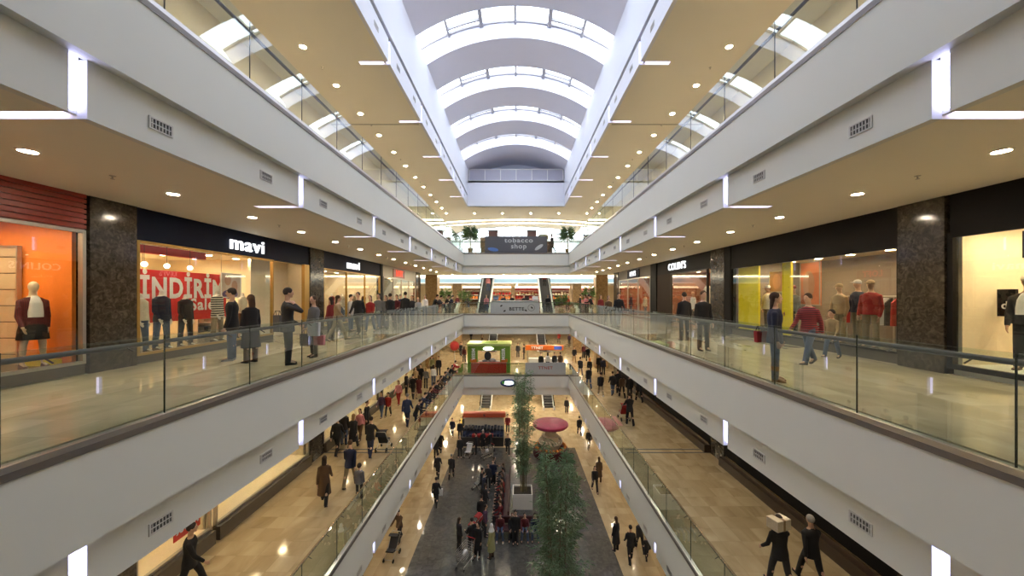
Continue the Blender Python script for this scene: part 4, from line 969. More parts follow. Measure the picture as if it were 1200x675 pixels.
# --- lower gallery
LL = [
 (222, 700, 1.76, 'walk', 'm', -1.0, 'black', 'black', 'hblack', 'black', 'man in black striding past the red price sign, lower left'),
 (380, 591, 1.66, 'walk', 'coat', .3, 'brown', 'black', 'hblack', 'black', 'dark haired woman in brown coat walking alone, lower left gallery'),
 (410, 571, 1.74, 'walk2', 'm', 'away', 'navy', 'khaki', 'hbrown', 'black', 'man in navy jacket and khaki trousers walking with child'),
 (421, 584, 1.22, 'stand', 'child', 'away', 'stripe_grey', 'dark', 'hblack', 'dark', 'child in striped grey top walking beside the navy jacketed man'),
 (434, 535, 1.76, 'push', 'm', 'away', 'black', 'navy', 'hblack', 'black', 'man in black pushing stroller, lower left gallery'),
 (395, 533, 1.74, 'walk', 'm', 'away', 'black', 'black', 'hblack', 'black', 'man in black nearest the shop wall, lower left gallery'),
 (414, 526, 1.62, 'walk2', 'coat', 'away', 'dark', 'dark', 'hblond', 'black', 'fair haired woman in dark coat, lower left gallery'),
 (403, 521, 1.7, 'stand', 'm', 'away', 'dark', 'jeans', 'hblack', 'black', 'man in dark jacket between two walkers, lower left gallery'),
 (422, 515, 1.55, 'walk', 'f', 'cam', 'pink', 'brown', 'hbrown', 'black', 'woman in pink jacket walking by shop wall, lower left gallery'),
 (430, 508, 1.72, 'stand', 'm', 'right', 'black', 'black', 'hblack', 'black', 'man in black standing behind the woman in pink jacket'),
 (447, 489, 1.5, 'walk', 'f', 'cam', 'purple', 'jeans', 'hbrown', 'black', 'girl in purple jacket left of the red jacketed child'),
 (455, 488, 1.4, 'walk2', 'child', 'cam', 'red', 'dark', 'hblack', 'dark', 'child in bright red jacket, lower left gallery'),
 (467, 474, 1.6, 'walk', 'f', 'cam', 'pink', 'red', 'hbrown', 'black', 'woman in pale pink top and red skirt, lower left gallery'),
 (477, 499, 1.78, 'walk', 'm', 'away', 'blue', 'navy', 'hgrey', 'black', 'grey haired man in blue jacket walking away, lower left gallery'),
 (484, 467, 1.72, 'walk', 'm', 'away', 'black', 'dark', 'hblack', 'black', 'man in black behind the grey haired man, to the left'),
 (491, 467, 1.62, 'walk2', 'coat', 'away', 'maroon', 'tan', 'hbrown', 'black', 'woman in maroon coat behind the grey haired man'),
 (476, 463, 1.7, 'stand', 'm', 'right', 'black', 'black', 'hblack', 'black', 'man in black against shop wall, middle of lower left gallery'),
 (487, 455, 1.66, 'stand', 'f', 'cam', 'tan', 'dark', 'hbrown', 'black', 'woman in tan top, middle of lower left gallery'),
 (493, 452, 1.74, 'walk', 'm', 'cam', 'black', 'black', 'hblack', 'black', 'man in black facing the camera, far part lower left gallery'),
 (499, 455, 1.62, 'stand2', 'f', 'away', 'grey', 'dark', 'hblond', 'black', 'fair haired woman in grey, far part lower left gallery'),
 (508, 452, 1.66, 'stand', 'f', 'away', 'white', 'jeans', 'hblack', 'black', 'woman in white jacket, far part lower left gallery'),
 (514, 441, 1.78, 'stand', 'm', 'cam', 'black', 'dark', 'hblack', 'black', 'tall man in black, far part lower left gallery'),
 (506, 438, 1.66, 'walk', 'm', 'cam', 'olive', 'dark', 'hbrown', 'black', 'man in olive jacket left of the tall man in black'),
 (506, 436, 1.64, 'walk', 'f', 'cam', 'dark', 'dark', 'hblack', 'black', 'woman in dark jacket by far left wall, lower gallery'),
 (738, 498, 1.76, 'push', 'm', 'away', 'black', 'black', 'hblack', 'black', 'man in black pushing red stroller, lower right gallery'),
 (704, 464, 1.7, 'walk', 'm', 'away', 'black', 'khaki', 'hblack', 'white', 'man in black jacket and pale trousers, lower right gallery'),
 (718, 463, 1.7, 'walk2', 'm', 'away', 'dark', 'jeans', 'hblack', 'black', 'man in dark jacket and jeans, lower right gallery'),
 (690, 455, 1.74, 'walk', 'm', 'away', 'black', 'jeans', 'hblack', 'black', 'man in black nearest the lower right railing'),
 (691, 441, 1.64, 'stand', 'f', 'away', 'black', 'dark', 'orange', 'black', 'red haired woman in black near lower right railing'),
 (680, 441, 1.7, 'walk2', 'm', -.5, 'dark', 'lgrey', 'hbrown', 'black', 'brown haired man in dark jacket at lower right railing corner'),
 (702, 437, 1.74, 'stand', 'm', 'cam', 'black', 'black', 'hblack', 'black', 'man in black in far lower right crowd, left of pair'),
 (707, 440, 1.68, 'stand', 'f', 'cam', 'navy', 'dark', 'hbrown', 'black', 'woman in navy in far lower right crowd'),
 (729, 466, 1.66, 'walk', 'f', 'away', 'brown', 'black', 'hblack', 'black', 'woman in brown jacket, lower right gallery crowd'),
 (724, 460, 1.7, 'walk2', 'm', 'away', 'black', 'black', 'hblack', 'black', 'man in black left of brown jacketed woman, lower right'),
 (738, 468, 1.72, 'stand', 'm', 'away', 'black', 'dark', 'hblack', 'black', 'man in black right of brown jacketed woman, lower right'),
 (749, 471, 1.74, 'walk', 'm', 'away', 'dark', 'black', 'hblack', 'black', 'man in dark coat nearest the lower right wall'),
 (673, 425, 1.74, 'walk', 'm', 'cam', 'dark', 'tan', 'hbrown', 'black', 'man in dark jacket, far hall behind lower right corner'),
 (684, 420, 1.66, 'stand', 'f', 'cam', 'maroon', 'dark', 'hblack', 'black', 'woman in maroon, far hall at lower right'),
 (689, 424, 1.7, 'walk', 'm', 'away', 'black', 'black', 'hblack', 'black', 'man in black, far hall at lower right'),
 (914, 690, 1.78, 'carry', 'm', 'away', 'black', 'dark', 'hblack', 'black', 'man in black carrying a white box, lower right gallery'),
 (951, 686, 1.72, 'walk', 'm', 'away', 'black', 'black', 'hgrey', 'black', 'man in black beside the box carrier, lower right gallery'),
 (607, 419, 1.7, 'stand', 'm', 'cam', 'dark', 'dark', 'hblack', 'black', 'man in dark clothes right of the green kiosk'),
 (614, 421, 1.7, 'stand', 'm', 'left', 'black', 'dark', 'hblack', 'black', 'man in black between the green kiosk and orange stand'),
 (544, 424, 1.68, 'stand', 'f', 'away', 'maroon', 'dark', 'hblack', 'black', 'woman in maroon left of the green kiosk'),
 (540, 418, 1.7, 'walk', 'm', 'cam', 'black', 'dark', 'hblack', 'black', 'man in black behind the green kiosk, left side'),
 (552, 399, 1.7, 'walk', 'm', 'cam', 'dark', 'dark', 'hblack', 'black', 'man in dark clothes beyond the green kiosk roof'),
 (565, 402, 1.66, 'walk', 'f', 'away', 'tan', 'brown', 'hbrown', 'black', 'woman in tan beyond the green kiosk roof'),
 (655, 402, 1.7, 'walk', 'm', 'away', 'red', 'dark', 'hblack', 'black', 'man in red beyond the orange stand'),
 (667, 404, 1.66, 'stand', 'f', 'cam', 'purple', 'dark', 'hbrown', 'black', 'woman in purple beyond the orange stand'),
]
for d in LL: FP(d[0], d[1], ZL, *d[2:])
RC = ['black', 'navy', 'dark', 'maroon', 'black', 'brown', 'dark', 'grey', 'black', 'red']
for k, Y in enumerate((19.9, 21.2, 22.3, 23.4, 24.4, 25.6, 26.8, 28.2, 29.8, 31.6)):
    person('%s leaning on the lower left railing, jacket %s, %s from the camera end' % ('woman' if k % 3 == 2 else 'man', {'dark': 'charcoal'}.get(RC[k], RC[k]), ORD[k]), -5.5-.05*(k % 2), Y, ZL, 1.64+.03*(k % 4), 'lean', 'f' if k % 3 == 2 else 'm', -1.5, RC[k], R.choice(['dark', 'jeans', 'black']), R.choice(['hblack', 'hbrown']), 'black')
# --- ground floor
GG = [
 (511, 593, 1.74, 'walk', 'm', 'away', 'black', 'black', 'hblack', 'black', 'man in black with white bag on beige side strip, ground floor'),
 (529, 561, 1.7, 'walk2', 'm', 'away', 'black', 'dark', 'hgrey', 'black', 'grey haired man in black walking, edge of granite floor'),
 (513, 560, 1.74, 'walk', 'm', 'away', 'dark', 'black', 'hblack', 'black', 'man in dark jacket just behind the one with white bag'),
 (468, 634, 1.7, 'push', 'm', 2.8, 'brown', 'dark', 'hblack', 'black', 'man in brown pushing stroller under the left fascia, ground floor'),
 (538, 644, 1.62, 'stand', 'f', -.8, 'dark', 'black', 'hbrown', 'black', 'woman in dark jacket left of the loaded shopping cart'),
 (553, 648, 1.74, 'stand2', 'm', .6, 'black', 'black', 'hblack', 'black', 'man in black right of the loaded shopping cart'),
 (560, 652, 1.68, 'stand', 'coat', 2.8, 'black', 'black', 'hblack', 'black', 'person in long black coat beside the loaded shopping cart'),
 (576, 654, 1.66, 'stand', 'scarf', 1.0, 'olive', 'brown', 'white', 'black', 'woman in white headscarf and olive vest standing by the seats'),
 (604, 637, 1.72, 'stand', 'm', 'cam', 'black', 'dark', 'hblack', 'black', 'man in open black jacket standing right of the seated crowd'),
 (565, 580, 1.74, 'stand', 'm', 'right', 'black', 'dark', 'hblack', 'black', 'man in black standing at the far end of the seats, left'),
 (572, 573, 1.68, 'stand', 'f', 'cam', 'dark', 'dark', 'hblack', 'black', 'woman in dark clothes standing at the far end of the seats'),
 (578, 568, 1.7, 'stand2', 'm', 'cam', 'navy', 'black', 'hblack', 'black', 'man in navy standing at the far end of the seats'),
 (539, 536, 1.72, 'stand', 'm', 'cam', 'black', 'black', 'hgrey', 'black', 'man in black with grey hair beside white stroller, ground floor'),
 (558, 532, 1.74, 'stand', 'm', 'left', 'black', 'black', 'hblack', 'black', 'tall man in black between stroller and cart, ground floor'),
 (566, 527, 1.66, 'stand', 'f', 'cam', 'dark', 'dark', 'white', 'black', 'woman with white hat in front of the red kiosk'),
 (575, 529, 1.7, 'push', 'm', .8, 'black', 'dark', 'hblack', 'black', 'man in black bending over cart right of the red kiosk'),
 (539, 515, 1.74, 'stand', 'm', 'cam', 'black', 'black', 'hblack', 'black', 'man in black standing left of the red kiosk'),
 (543, 508, 1.66, 'stand', 'f', 'right', 'dark', 'dark', 'hblack', 'black', 'woman in dark clothes touching the red kiosk corner'),
 (530, 511, 1.66, 'walk', 'm', 'cam', 'navy', 'dark', 'hblack', 'black', 'man in navy walking on beige strip left of the red kiosk'),
 (516, 530, 1.7, 'walk', 'm', 'away', 'black', 'black', 'hblack', 'black', 'man in black partly under left fascia, ground floor, middle'),
 (511, 538, 1.64, 'stand', 'f', 'away', 'dark', 'black', 'hblack', 'black', 'woman in dark clothes partly under left fascia, ground floor'),
 (586, 508, 1.15, 'stand', 'child', 'away', 'brown', 'dark', 'hbrown', 'dark', 'small child in brown between red kiosk and the tall tree'),
 (595, 507, 1.72, 'stand2', 'm', 'cam', 'dred', 'dark', 'hblack', 'black', 'man in dark red standing left of the slim tree'),
 (595, 533, 1.7, 'walk', 'm', 'cam', 'black', 'black', 'hblack', 'black', 'man in black walking toward the seats beside slim tree'),
 (679, 510, 1.74, 'walk', 'm', 'away', 'black', 'dark', 'hblack', 'black', 'man in black right of the pink canopy kiosk'),
 (690, 526, 1.68, 'walk2', 'm', 'cam', 'dark', 'khaki', 'hblack', 'black', 'man in dark jacket below the right fascia near pink kiosk'),
 (697, 576, 1.68, 'walk', 'f', 'cam', 'black', 'black', 'hblack', 'black', 'woman in black in front of the brown coated person'),
 (702, 565, 1.72, 'stand', 'coat', 'away', 'brown', 'brown', 'hbrown', 'black', 'person in long brown coat under the right fascia, ground floor'),
 (722, 645, 1.68, 'stand', 'coat', .6, 'black', 'black', 'hbrown', 'black', 'woman in long black coat right of the near tree'),
 (739, 659, 1.74, 'walk2', 'm', 'away', 'black', 'black', 'hblack', 'black', 'man in black walking, second from near tree, ground floor'),
 (750, 646, 1.6, 'walk', 'f', 'away', 'dark', 'dark', 'hblack', 'black', 'woman in dark clothes by right fascia, ground floor front'),
 (758, 656, 1.15, 'walk2', 'child', 'away', 'dark', 'black', 'hblack', 'dark', 'child in dark clothes at the right fascia, ground floor front'),
 (664, 484, 1.7, 'stand', 'm', 'cam', 'black', 'dark', 'hblack', 'black', 'man in black behind the pink canopy'),
]
for d in GG: FP(d[0], d[1], ZG, *d[2:])
x, y = G(516, 590, ZG); bag('white shopping bag of the man on the beige strip', x, y, ZG+.5, 'white', .3, .4)
x, y = G(443, 535, ZL); stroller('dark stroller pushed by the man in black, lower left gallery', x, y+.7, ZL, 0, 'dark')
x, y = G(731, 499, ZL); stroller('red stroller pushed by the man in black, lower right gallery', x+.3, y+1.0, ZL, 0, 'red')
x, y = G(462, 648, ZG); stroller('dark stroller under the left fascia, ground floor', x, y-.3, ZG, 3.0, 'dark')
x, y = G(545, 662, ZG); cart('loaded shopping cart in the foreground of the ground floor', x, y, ZG, 2.7)
x, y = G(549, 535, ZG); stroller('white stroller in front of the red kiosk, ground floor', x, y, ZG, 2.9, 'white')
x, y = G(571, 537, ZG); cart('shopping cart right of the white stroller, ground floor', x, y, ZG, 2.2)
t = thing('cardboard_box', 'white box held on the shoulder of a man, lower right gallery', 'box', (6.45, 9.05, ZL+1.5), .3)
MB().bbox(-.22, .22, -.15, .15, 0, .26, .01).build('carton', cloth('cream'), t); MB().box(-.03, .03, -.155, .155, .002, .265).build('tape', cloth('tan'), t)
# ------------------------------------------------------------------ mannequins
def mq(label, x, y, z, h, pose, style, face, top, bot, mann=1, skin=None, hat=None): return person(label, x, y, z, h, pose, style, face, top, bot, 'hblack', 'brown', skin or MANN, mann, 'mannequin', 'mannequin', hat=hat)
mq('mannequin in plaid jacket, white top and black skirt, orange window', -9.5, 7.2, .22, 1.66, 'mann', 'skirt', -1.9, 'plaid_red', 'black')
def front(label, x, y, z, face, kx=1):
    o = MB().rings([[(-w_*kx, -.02, z), (w_*kx, -.02, z), (w_*kx, d_-.02, z), (w_*.7*kx, d_, z), (-w_*.7*kx, d_, z), (-w_*kx, d_-.02, z)] for z, w_, d_ in ((1.0, .095, .150), (1.12, .095, .148), (1.28, .08, .150), (1.38, .055, .125), (1.42, .035, .10))]).build('white_top', M_wt, None, label=label, cat='top', loc=(x, y, z)); o.rotation_euler = (0, 0, face)
front('white top showing between the open sides of the plaid jacket', -9.5, 7.2, .20, -1.9)
front('pale chest panel of the capped mannequin shirt, cream window', 9.62, 6.9, .26, 1.9, 1.25)
mq('mannequin in navy jacket at left picture edge, orange window', -9.7, 6.45, .22, 1.72, 'mann', 'm', -1.6, 'navy', 'cream')
MB().box(-9.85, -9.3, 7.28, 7.5, .22, .34).build('display_block', M_yellow, None, label='yellow block at the feet of the plaid jacketed mannequin', cat='block')
t = thing('grooved_panel', 'pale wooden grooved display panel in front of the orange wall', 'panel', (-10.9, 7.47, .22))
MB().box(-1.0, .72, 0, .03, 0, 2.38).build('board', M_woodp, t)
mb = MB()
for k in range(7): mb.box(-1.0, .72, -.004, 0, .2+.33*k, .215+.33*k)
mb.build('grooves', M_dark, t); MB().box(-1.02, .75, -.02, .05, 2.38, 2.42).build('cap_strip', M_alu, t); MB().box(.72, .75, -.02, .05, 0, 2.38).build('edge_strip', M_alu, t)
mq('headless mannequin in pale top beside the pillar, jeans window', -9.4, 9.15, .2, 1.62, 'mann', 'f', -1.5, 'cream', 'jeans', 2, MANW)
mq('headless mannequin in navy sweater before the sale banner', -9.45, 9.75, .2, 1.70, 'mann', 'm', -1.6, 'navy', 'jeans', 2, MANW)
mq('headless mannequin in black cardigan before the sale banner', -9.4, 10.4, .2, 1.60, 'mann', 'f', -1.7, 'black', 'dark', 2, MANW)
mq('headless mannequin in black and white striped sweater', -9.4, 11.5, .2, 1.72, 'mann', 'm', -1.5, 'stripe_bw', 'khaki', 2, MANW)
mq('headless mannequin in cream fur jacket at the shop entrance', -9.5, 12.7, .2, 1.66, 'mann', 'f', -1.4, 'cream', 'brown', 2, MANW)
for k, y in enumerate((17.6, 18.7, 19.8, 21.2, 22.6)):
    mq('mannequin in %s in farther jeans window, %s from the granite pillar' % (('navy', 'red jacket', 'pale top', 'tan jacket', 'black')[k], ORD[k]), -9.45, y, .2, 1.68, 'mann', 'm' if k % 2 else 'f', -1.6, ('navy', 'red', 'cream', 'tan', 'black')[k], 'jeans', 2, MANW)
mq('capped mannequin in grey and black shirt, cream window', 9.62, 6.9, .2, 1.78, 'mann', 'cap', 1.9, 'dark', 'black', 1, SKIN2, 'cream')
mq('capped mannequin in beige jacket, sportswear window', 9.45, 10.75, .25, 1.70, 'mann', 'cap', 1.7, 'tan', 'khaki', 1, SKIN2, 'tan')
mq('capped mannequin in navy jacket behind the beige one', 9.85, 10.6, .25, 1.80, 'mann', 'cap', 1.5, 'navy', 'khaki', 1, SKIN2, 'lgrey')
mq('capped mannequin in bright red jacket and khaki trousers', 9.4, 9.75, .25, 1.76, 'mann', 'cap', 1.9, 'red', 'khaki', 1, SKIN2, 'tan')
mq('mannequin in red top beside the orange poster, sportswear window', 9.5, 12.6, .25, 1.70, 'mann', 'cap', 1.6, 'grey', 'dark', 1, SKIN2, 'dred')
mq('mannequin in pale jacket near the yellow panel', 9.5, 13.9, .25, 1.74, 'mann', 'cap', 1.6, 'cream', 'khaki', 1, SKIN2, 'white')
mq('mannequin in black behind the pale jacket, by yellow panel', 9.9, 14.3, .25, 1.78, 'mann', 'm', 1.5, 'dark', 'black', 1, SKIN2)
for k, (y, c) in enumerate(((17.8, 'pink'), (18.8, 'cream'), (20.0, 'white'))):
    mq('mannequin in %s behind the dark framed right window' % c, 9.6, y, .15, 1.68, 'mann', 'm', 1.6, c, 'brown', 1, SKIN2)
for k, (y, c) in enumerate(((25.6, 'red'), (27.2, 'cream'), (28.8, 'tan'), (30.6, 'navy'))):
    mq('mannequin in %s in the far right display window' % c, 9.5, y, .1, 1.7, 'mann', 'm', 1.6, c, 'jeans', 1, SKIN2)
# shoulder bag style display blocks, panels and posters in the windows
def panel(name, label, cat, x, y, z, dx, dy, h, m, frame=None, pic=None):
    t = thing(name, label, cat, (x, y, z)); MB().box(-dx/2, dx/2, -dy/2, dy/2, 0, h).build('board', m, t)
    if frame:
        mb = MB(); e = .02; s = -1 if x > 0 else 1
        for z_ in (0, h-.03): mb.box(s*dx/2, s*(dx/2+e), -dy/2, dy/2, z_, z_+.03)
        for y_ in (-dy/2, dy/2-.03): mb.box(s*dx/2, s*(dx/2+e), y_, y_+.03, .03, h-.03)
        mb.build('frame', frame, t)
    if pic:
        s = -1 if x > 0 else 1
        for (cy_, cz, ry, rz_, mm, lb) in pic: MB().ell((s*(dx/2+.004), cy_, cz), (.004, ry, rz_), 18, 10).build('print', mm, t, label=lb)
    return t
panel('yellow_panel', 'tall yellow panel at the far end of the sportswear window', 'panel', 9.2, 14.55, .25, .05, 1.25, 2.5, M_yellow, M_yellow)
panel('yellow_panel', 'narrow yellow panel in the middle of the sportswear window', 'panel', 9.35, 12.68, .25, .05, .42, 2.52, M_yellow, M_yellow)
M_flesh = mat('print_flesh', (.6, .32, .2)); M_pdark = mat('print_dark', (.05, .03, .03)); M_pgrey = mat('print_grey', (.3, .3, .3)); M_purple = mat('print_purple', (.16, .1, .25))
panel('poster', 'orange poster right of the narrow yellow panel', 'poster', 9.75, 12.2, 1.3, .03, .85, 1.45, mat('poster_orange', (.75, .25, .12)), M_alu, [(.05, .7, .25, .45, M_flesh, 'pale figure')])
panel('poster', 'poster with a face above the mannequins by yellow panel', 'poster', 9.85, 13.9, 1.75, .03, .8, .8, mat('poster_tan', (.45, .25, .15)), M_alu, [(0, .4, .22, .3, M_flesh, 'face')])
panel('red_panel', 'dark red panel beside the granite column, sportswear window', 'panel', 9.7, 8.85, .25, .06, .5, 2.3, cloth('dred'), M_red)
panel('hanging_board', 'white price board on taupe wall of sportswear shop', 'sign', 11.6, 10.6, 2.2, .03, 1.0, .22, M_wt, M_alu)
t = thing('clothes_rack', 'rack of grey and white clothes at the back of sportswear shop', 'rack', (11.5, 11.2, 0))
mb = MB(); mb.tube((0, -1.6, 1.6), (0, 1.6, 1.6), .02)
for y_ in (-1.6, 0, 1.6): mb.tube((0, y_, 0), (0, y_, 1.6), .02)
mb.build('rail', M_alu, t)
for k in range(16):
    mb = MB(); y_ = -1.5+.19*k; mb.rings([[(-.24, y_, .7), (.24, y_, .7), (.24, y_+.05, .7), (-.24, y_+.05, .7)], [(-.22, y_, 1.4), (.22, y_, 1.4), (.22, y_+.05, 1.4), (-.22, y_+.05, 1.4)], [(-.05, y_, 1.55), (.05, y_, 1.55), (.05, y_+.05, 1.55), (-.05, y_+.05, 1.55)]]); mb.build('garment', cloth(R.choice(['grey', 'lgrey', 'white', 'dark', 'red'])), t)
panel('dark_board', 'black board with small white letter beside the capped mannequin', 'sign', 9.9, 7.40, 1.2, .04, .28, .55, M_black, M_black)
text('lettering', 'd.', .22, M_wt, None, (9.872, 7.40, 1.42), RR, .004, .002)
bpy.data.objects['lettering' if False else COL.objects[-1].name]['label'] = 'white letter on the black board in the cream window'; COL.objects[-1]['category'] = 'lettering'
panel('dark_board', 'dark blue hanging board at the top right edge, cream window', 'sign', 9.4, 6.55, 2.32, .04, .5, .5, M_navy, M_black, [(0, .15, .08, .12, mat('blue_print', (.08, .18, .5)), 'blue print')])
panel('poster', 'poster of two faces above the striped mannequin', 'poster', -9.95, 12.75, 1.55, .03, .9, .85, mat('poster_cream', (.75, .6, .5)), M_wt, [(-.15, .6, .14, .18, M_flesh, 'upper face'), (.15, .4, .14, .2, M_flesh, 'lower face'), (-.05, .12, .35, .16, M_purple, 'purple clothing')])
for k, (y, z) in enumerate(((11.0, 2.1), (13.5, 2.1))):
    pass
def shelfunit(label, x, y, z, wd, h, n, cols, s):
    t = thing('shelf_unit', label, 'shelf', (x, y, z)); mb = MB()
    mb.box(0, s*.03, -wd/2, wd/2, 0, h)
    for k in range(n+1): mb.box(0, -s*.35, -wd/2, wd/2, h*k/n-.02, h*k/n+.01)
    for y_ in (-wd/2, wd/2-.03): mb.box(0, -s*.35, y_, y_+.03, 0, h)
    mb.build('carcass', M_woodp, t)
    for k in range(n):
        c = R.choice(cols); mb = MB(); q = int(wd/.32)
        for j in range(q):
            y_ = -wd/2+.08+j*(wd-.1)/q; hh = R.uniform(.12, .26); mb.bbox(-s*.04, -s*.32, y_, y_+.24, h*k/n+.012, h*k/n+.012+min(hh, h/n-.06), .008)
        mb.build('folded_clothes', cloth(c), t)
    return t
shelfunit('shelf of folded jeans at the back of the near jeans shop', -14.6, 11.2, 0, 4.2, 2.1, 5, ['jeans', 'navy', 'tan', 'cream'], -1)
shelfunit('low shelf with shoes right of the poster, near jeans shop', -11.2, 12.9, 0, .9, 1.7, 5, ['brown', 'tan', 'dark'], -1)
shelfunit('shelf of folded clothes at the back of the far jeans shop', -13.6, 20.4, 0, 6.0, 2.2, 5, ['jeans', 'navy', 'cream', 'orange'], -1)
shelfunit('shelf of clothes in the rust red shop', 12.6, 19.2, 0, 3.6, 2.2, 4, ['pink', 'cream', 'red', 'brown'], 1)
shelfunit('shelf of clothes in the far right shop', 12.0, 28.3, 0, 6.5, 2.3, 5, ['red', 'maroon', 'cream', 'orange'], 1)
shelfunit('shelf of pale goods in the shop with red sign', -12.6, 28.4, 0, 7, 2.2, 5, ['white', 'cream', 'lgrey'], -1)
t = thing('wall_lamp_box', 'glowing square lamp box on the back wall, near jeans shop', 'lamp', (-14.5, 13.9, 1.9)); MB().box(0, .12, -.5, .5, 0, .65).build('diffuser', emit('amber_box', (1, .66, .3), 4), t); MB().box(-.02, .13, -.53, .53, -.04, 0).build('frame', M_woodp, t)
t = thing('round_poster', 'round cream sign in the dark framed right window', 'sign', (9.35, 18.0, 1.55)); MB().lathe([(.55, -.02), (.55, .02), (.52, .025), (.01, .025)], n=28).build('disc', mat('round_cream', (.75, .62, .4)), t).rotation_euler = (0, -PI/2, 0); MB().tube((0, 0, .5), (0, 0, 1.3), .006, n=5).build('cord', M_dark, t)
t = thing('curtain', 'pale hanging curtain panels in window of the shop with red sign', 'curtain', (-9.4, 26.2, .1)); mb = MB()
rs = []
for k in range(61):
    y_ = -1.4+2.8*k/60; x_ = .05*math.sin(k*1.05); rs.append([(x_, y_, .2), (x_+.01, y_, .2), (x_+.01, y_, 2.6), (x_, y_, 2.6)])
mb.rings(rs); mb.sm = True; mb.build('fabric', cloth('cream'), t); MB().tube((0, -1.5, 2.62), (0, 1.5, 2.62), .02).build('rod', M_alu, t)
# dress display tables
for k, (x, y, c) in enumerate(((-11.2, 14.6, 'jeans'), (-11.2, 9.8, 'tan'))):
    t = thing('display_table', ('wooden display table near the jeans shop entrance', 'wooden display table behind the sale banner')[k], 'table', (x, y, 0.01))
    MB().bbox(-.5, .5, -.8, .8, .78, .84, .01).build('table_top', M_woodp, t)
    for a_ in (-.42, .42):
        for b_ in (-.72, .72): MB().box(a_-.03, a_+.03, b_-.03, b_+.03, 0, .78).build('leg', M_woodp, t)
    mb = MB()
    for j in range(5): mb.bbox(-.3, .3, -.7+.28*j, -.48+.28*j, .841, .95, .01)
    mb.build('folded_clothes', cloth(c), t)
# ------------------------------------------------------------------ plants
M_leaf = mat('bamboo_leaf', (.15, .25, .13), .5, noise=.35, scale=3); M_leaf2 = mat('palm_leaf', (.10, .20, .05), .5, noise=.3, scale=3)
M_stem = mat('bamboo_stem', (.16, .13, .07), .5); M_pot = mat('white_planter', (.72, .71, .68), .4); M_soil = mat('soil', (.04, .03, .02), .95)
def leaf(mb, p, d, L, wd):
    d = d.normalized(); u = d.cross(Vector((R.uniform(-1, 1), R.uniform(-1, 1), R.uniform(-.3, 1)))); u = u.normalized()*wd if u.length > .01 else Vector((wd, 0, 0))
    m_ = p+d*L*.45; mb.add([p, m_+u, p+d*L+Vector((0, 0, -L*.15)), m_-u], [(0, 1, 2, 3)])
def bamboo(label, x, y, z, H, rad, nst, nleaf, taper=0, seed=3):
    R.seed(seed); t = thing('bamboo_tree', label, 'tree', (x, y, z)); stems = []
    for k in range(nst):
        a = 2*PI*k/nst+R.uniform(-.3, .3); r0 = R.uniform(.05, .28); r1 = rad*R.uniform(.25, .75); h = H*R.uniform(.86, .97)
        pts = [Vector((math.cos(a)*(r0+(r1-r0)*f**1.6), math.sin(a)*(r0+(r1-r0)*f**1.6), .4+(h-.4)*f)) for f in [j/8 for j in range(9)]]
        mb = MB()
        for j in range(8): mb.tube(pts[j], pts[j+1], .028*(1-j/9)+.006, .028*(1-(j+1)/9)+.006, 7)
        mb.build('stem', M_stem, t); stems.append(pts)
    mb = MB(); br = MB()
    for k in range(nleaf//14):
        pts = R.choice(stems); f = R.uniform(.16, 1); j = min(7, int(f*8)); p = pts[j].lerp(pts[j+1], f*8-j)
        a = R.uniform(0, 2*PI); rr = rad*(.25+.75*math.sin(PI*min(1, .12+f*.9)))*R.uniform(.15, .75)
        q = p+Vector((math.cos(a)*rr, math.sin(a)*rr, R.uniform(.05, .45))); br.tube(p, q, .006, .003, 4, False)
        for i in range(14):
            g_ = R.uniform(.25, 1.05); b_ = p.lerp(q, g_)+Vector((R.gauss(0, .05), R.gauss(0, .05), R.gauss(0, .06)))
            leaf(mb, b_, Vector((math.cos(a)+R.uniform(-1, 1), math.sin(a)+R.uniform(-1, 1), R.uniform(-.8, .5))), R.uniform(.12, .24), R.uniform(.012, .02))
    br.build('branches', M_stem, t); o = mb.build('foliage', M_leaf, t, kind='stuff')
    return t
def planter(label, x, y, z, wx, wy, h):
    t = thing('planter_box', label, 'planter', (x, y, z)); mb = MB()
    mb.rings([[(-wx/2, -wy/2, 0), (wx/2, -wy/2, 0), (wx/2, wy/2, 0), (-wx/2, wy/2, 0)], [(-wx/2, -wy/2, h), (wx/2, -wy/2, h), (wx/2, wy/2, h), (-wx/2, wy/2, h)], [(-wx/2+.06, -wy/2+.06, h), (wx/2-.06, -wy/2+.06, h), (wx/2-.06, wy/2-.06, h), (-wx/2+.06, wy/2-.06, h)], [(-wx/2+.06, -wy/2+.06, h-.12), (wx/2-.06, -wy/2+.06, h-.12), (wx/2-.06, wy/2-.06, h-.12), (-wx/2+.06, wy/2-.06, h-.12)]])
    mb.build('box', M_pot, t); MB().box(-wx/2+.06, wx/2-.06, -wy/2+.06, wy/2-.06, h-.14, h-.1).build('soil', M_soil, t); return t
planter('white planter box under the slim far bamboo', .33, 22.6, ZG, 1.2, 1.2, .9)
bamboo('slim tall bamboo rising in front of the lower far fascia', .33, 22.6, ZG+.3, 8.1, .8, 7, 8000, seed=5)
planter('white planter box under the broad near bamboo', 1.25, 11.2, ZG, 1.3, 1.3, .9)
bamboo('broad leafy bamboo nearest the camera on the ground floor', 1.25, 11.2, ZG+.3, 8.0, .98, 9, 9500, seed=9)
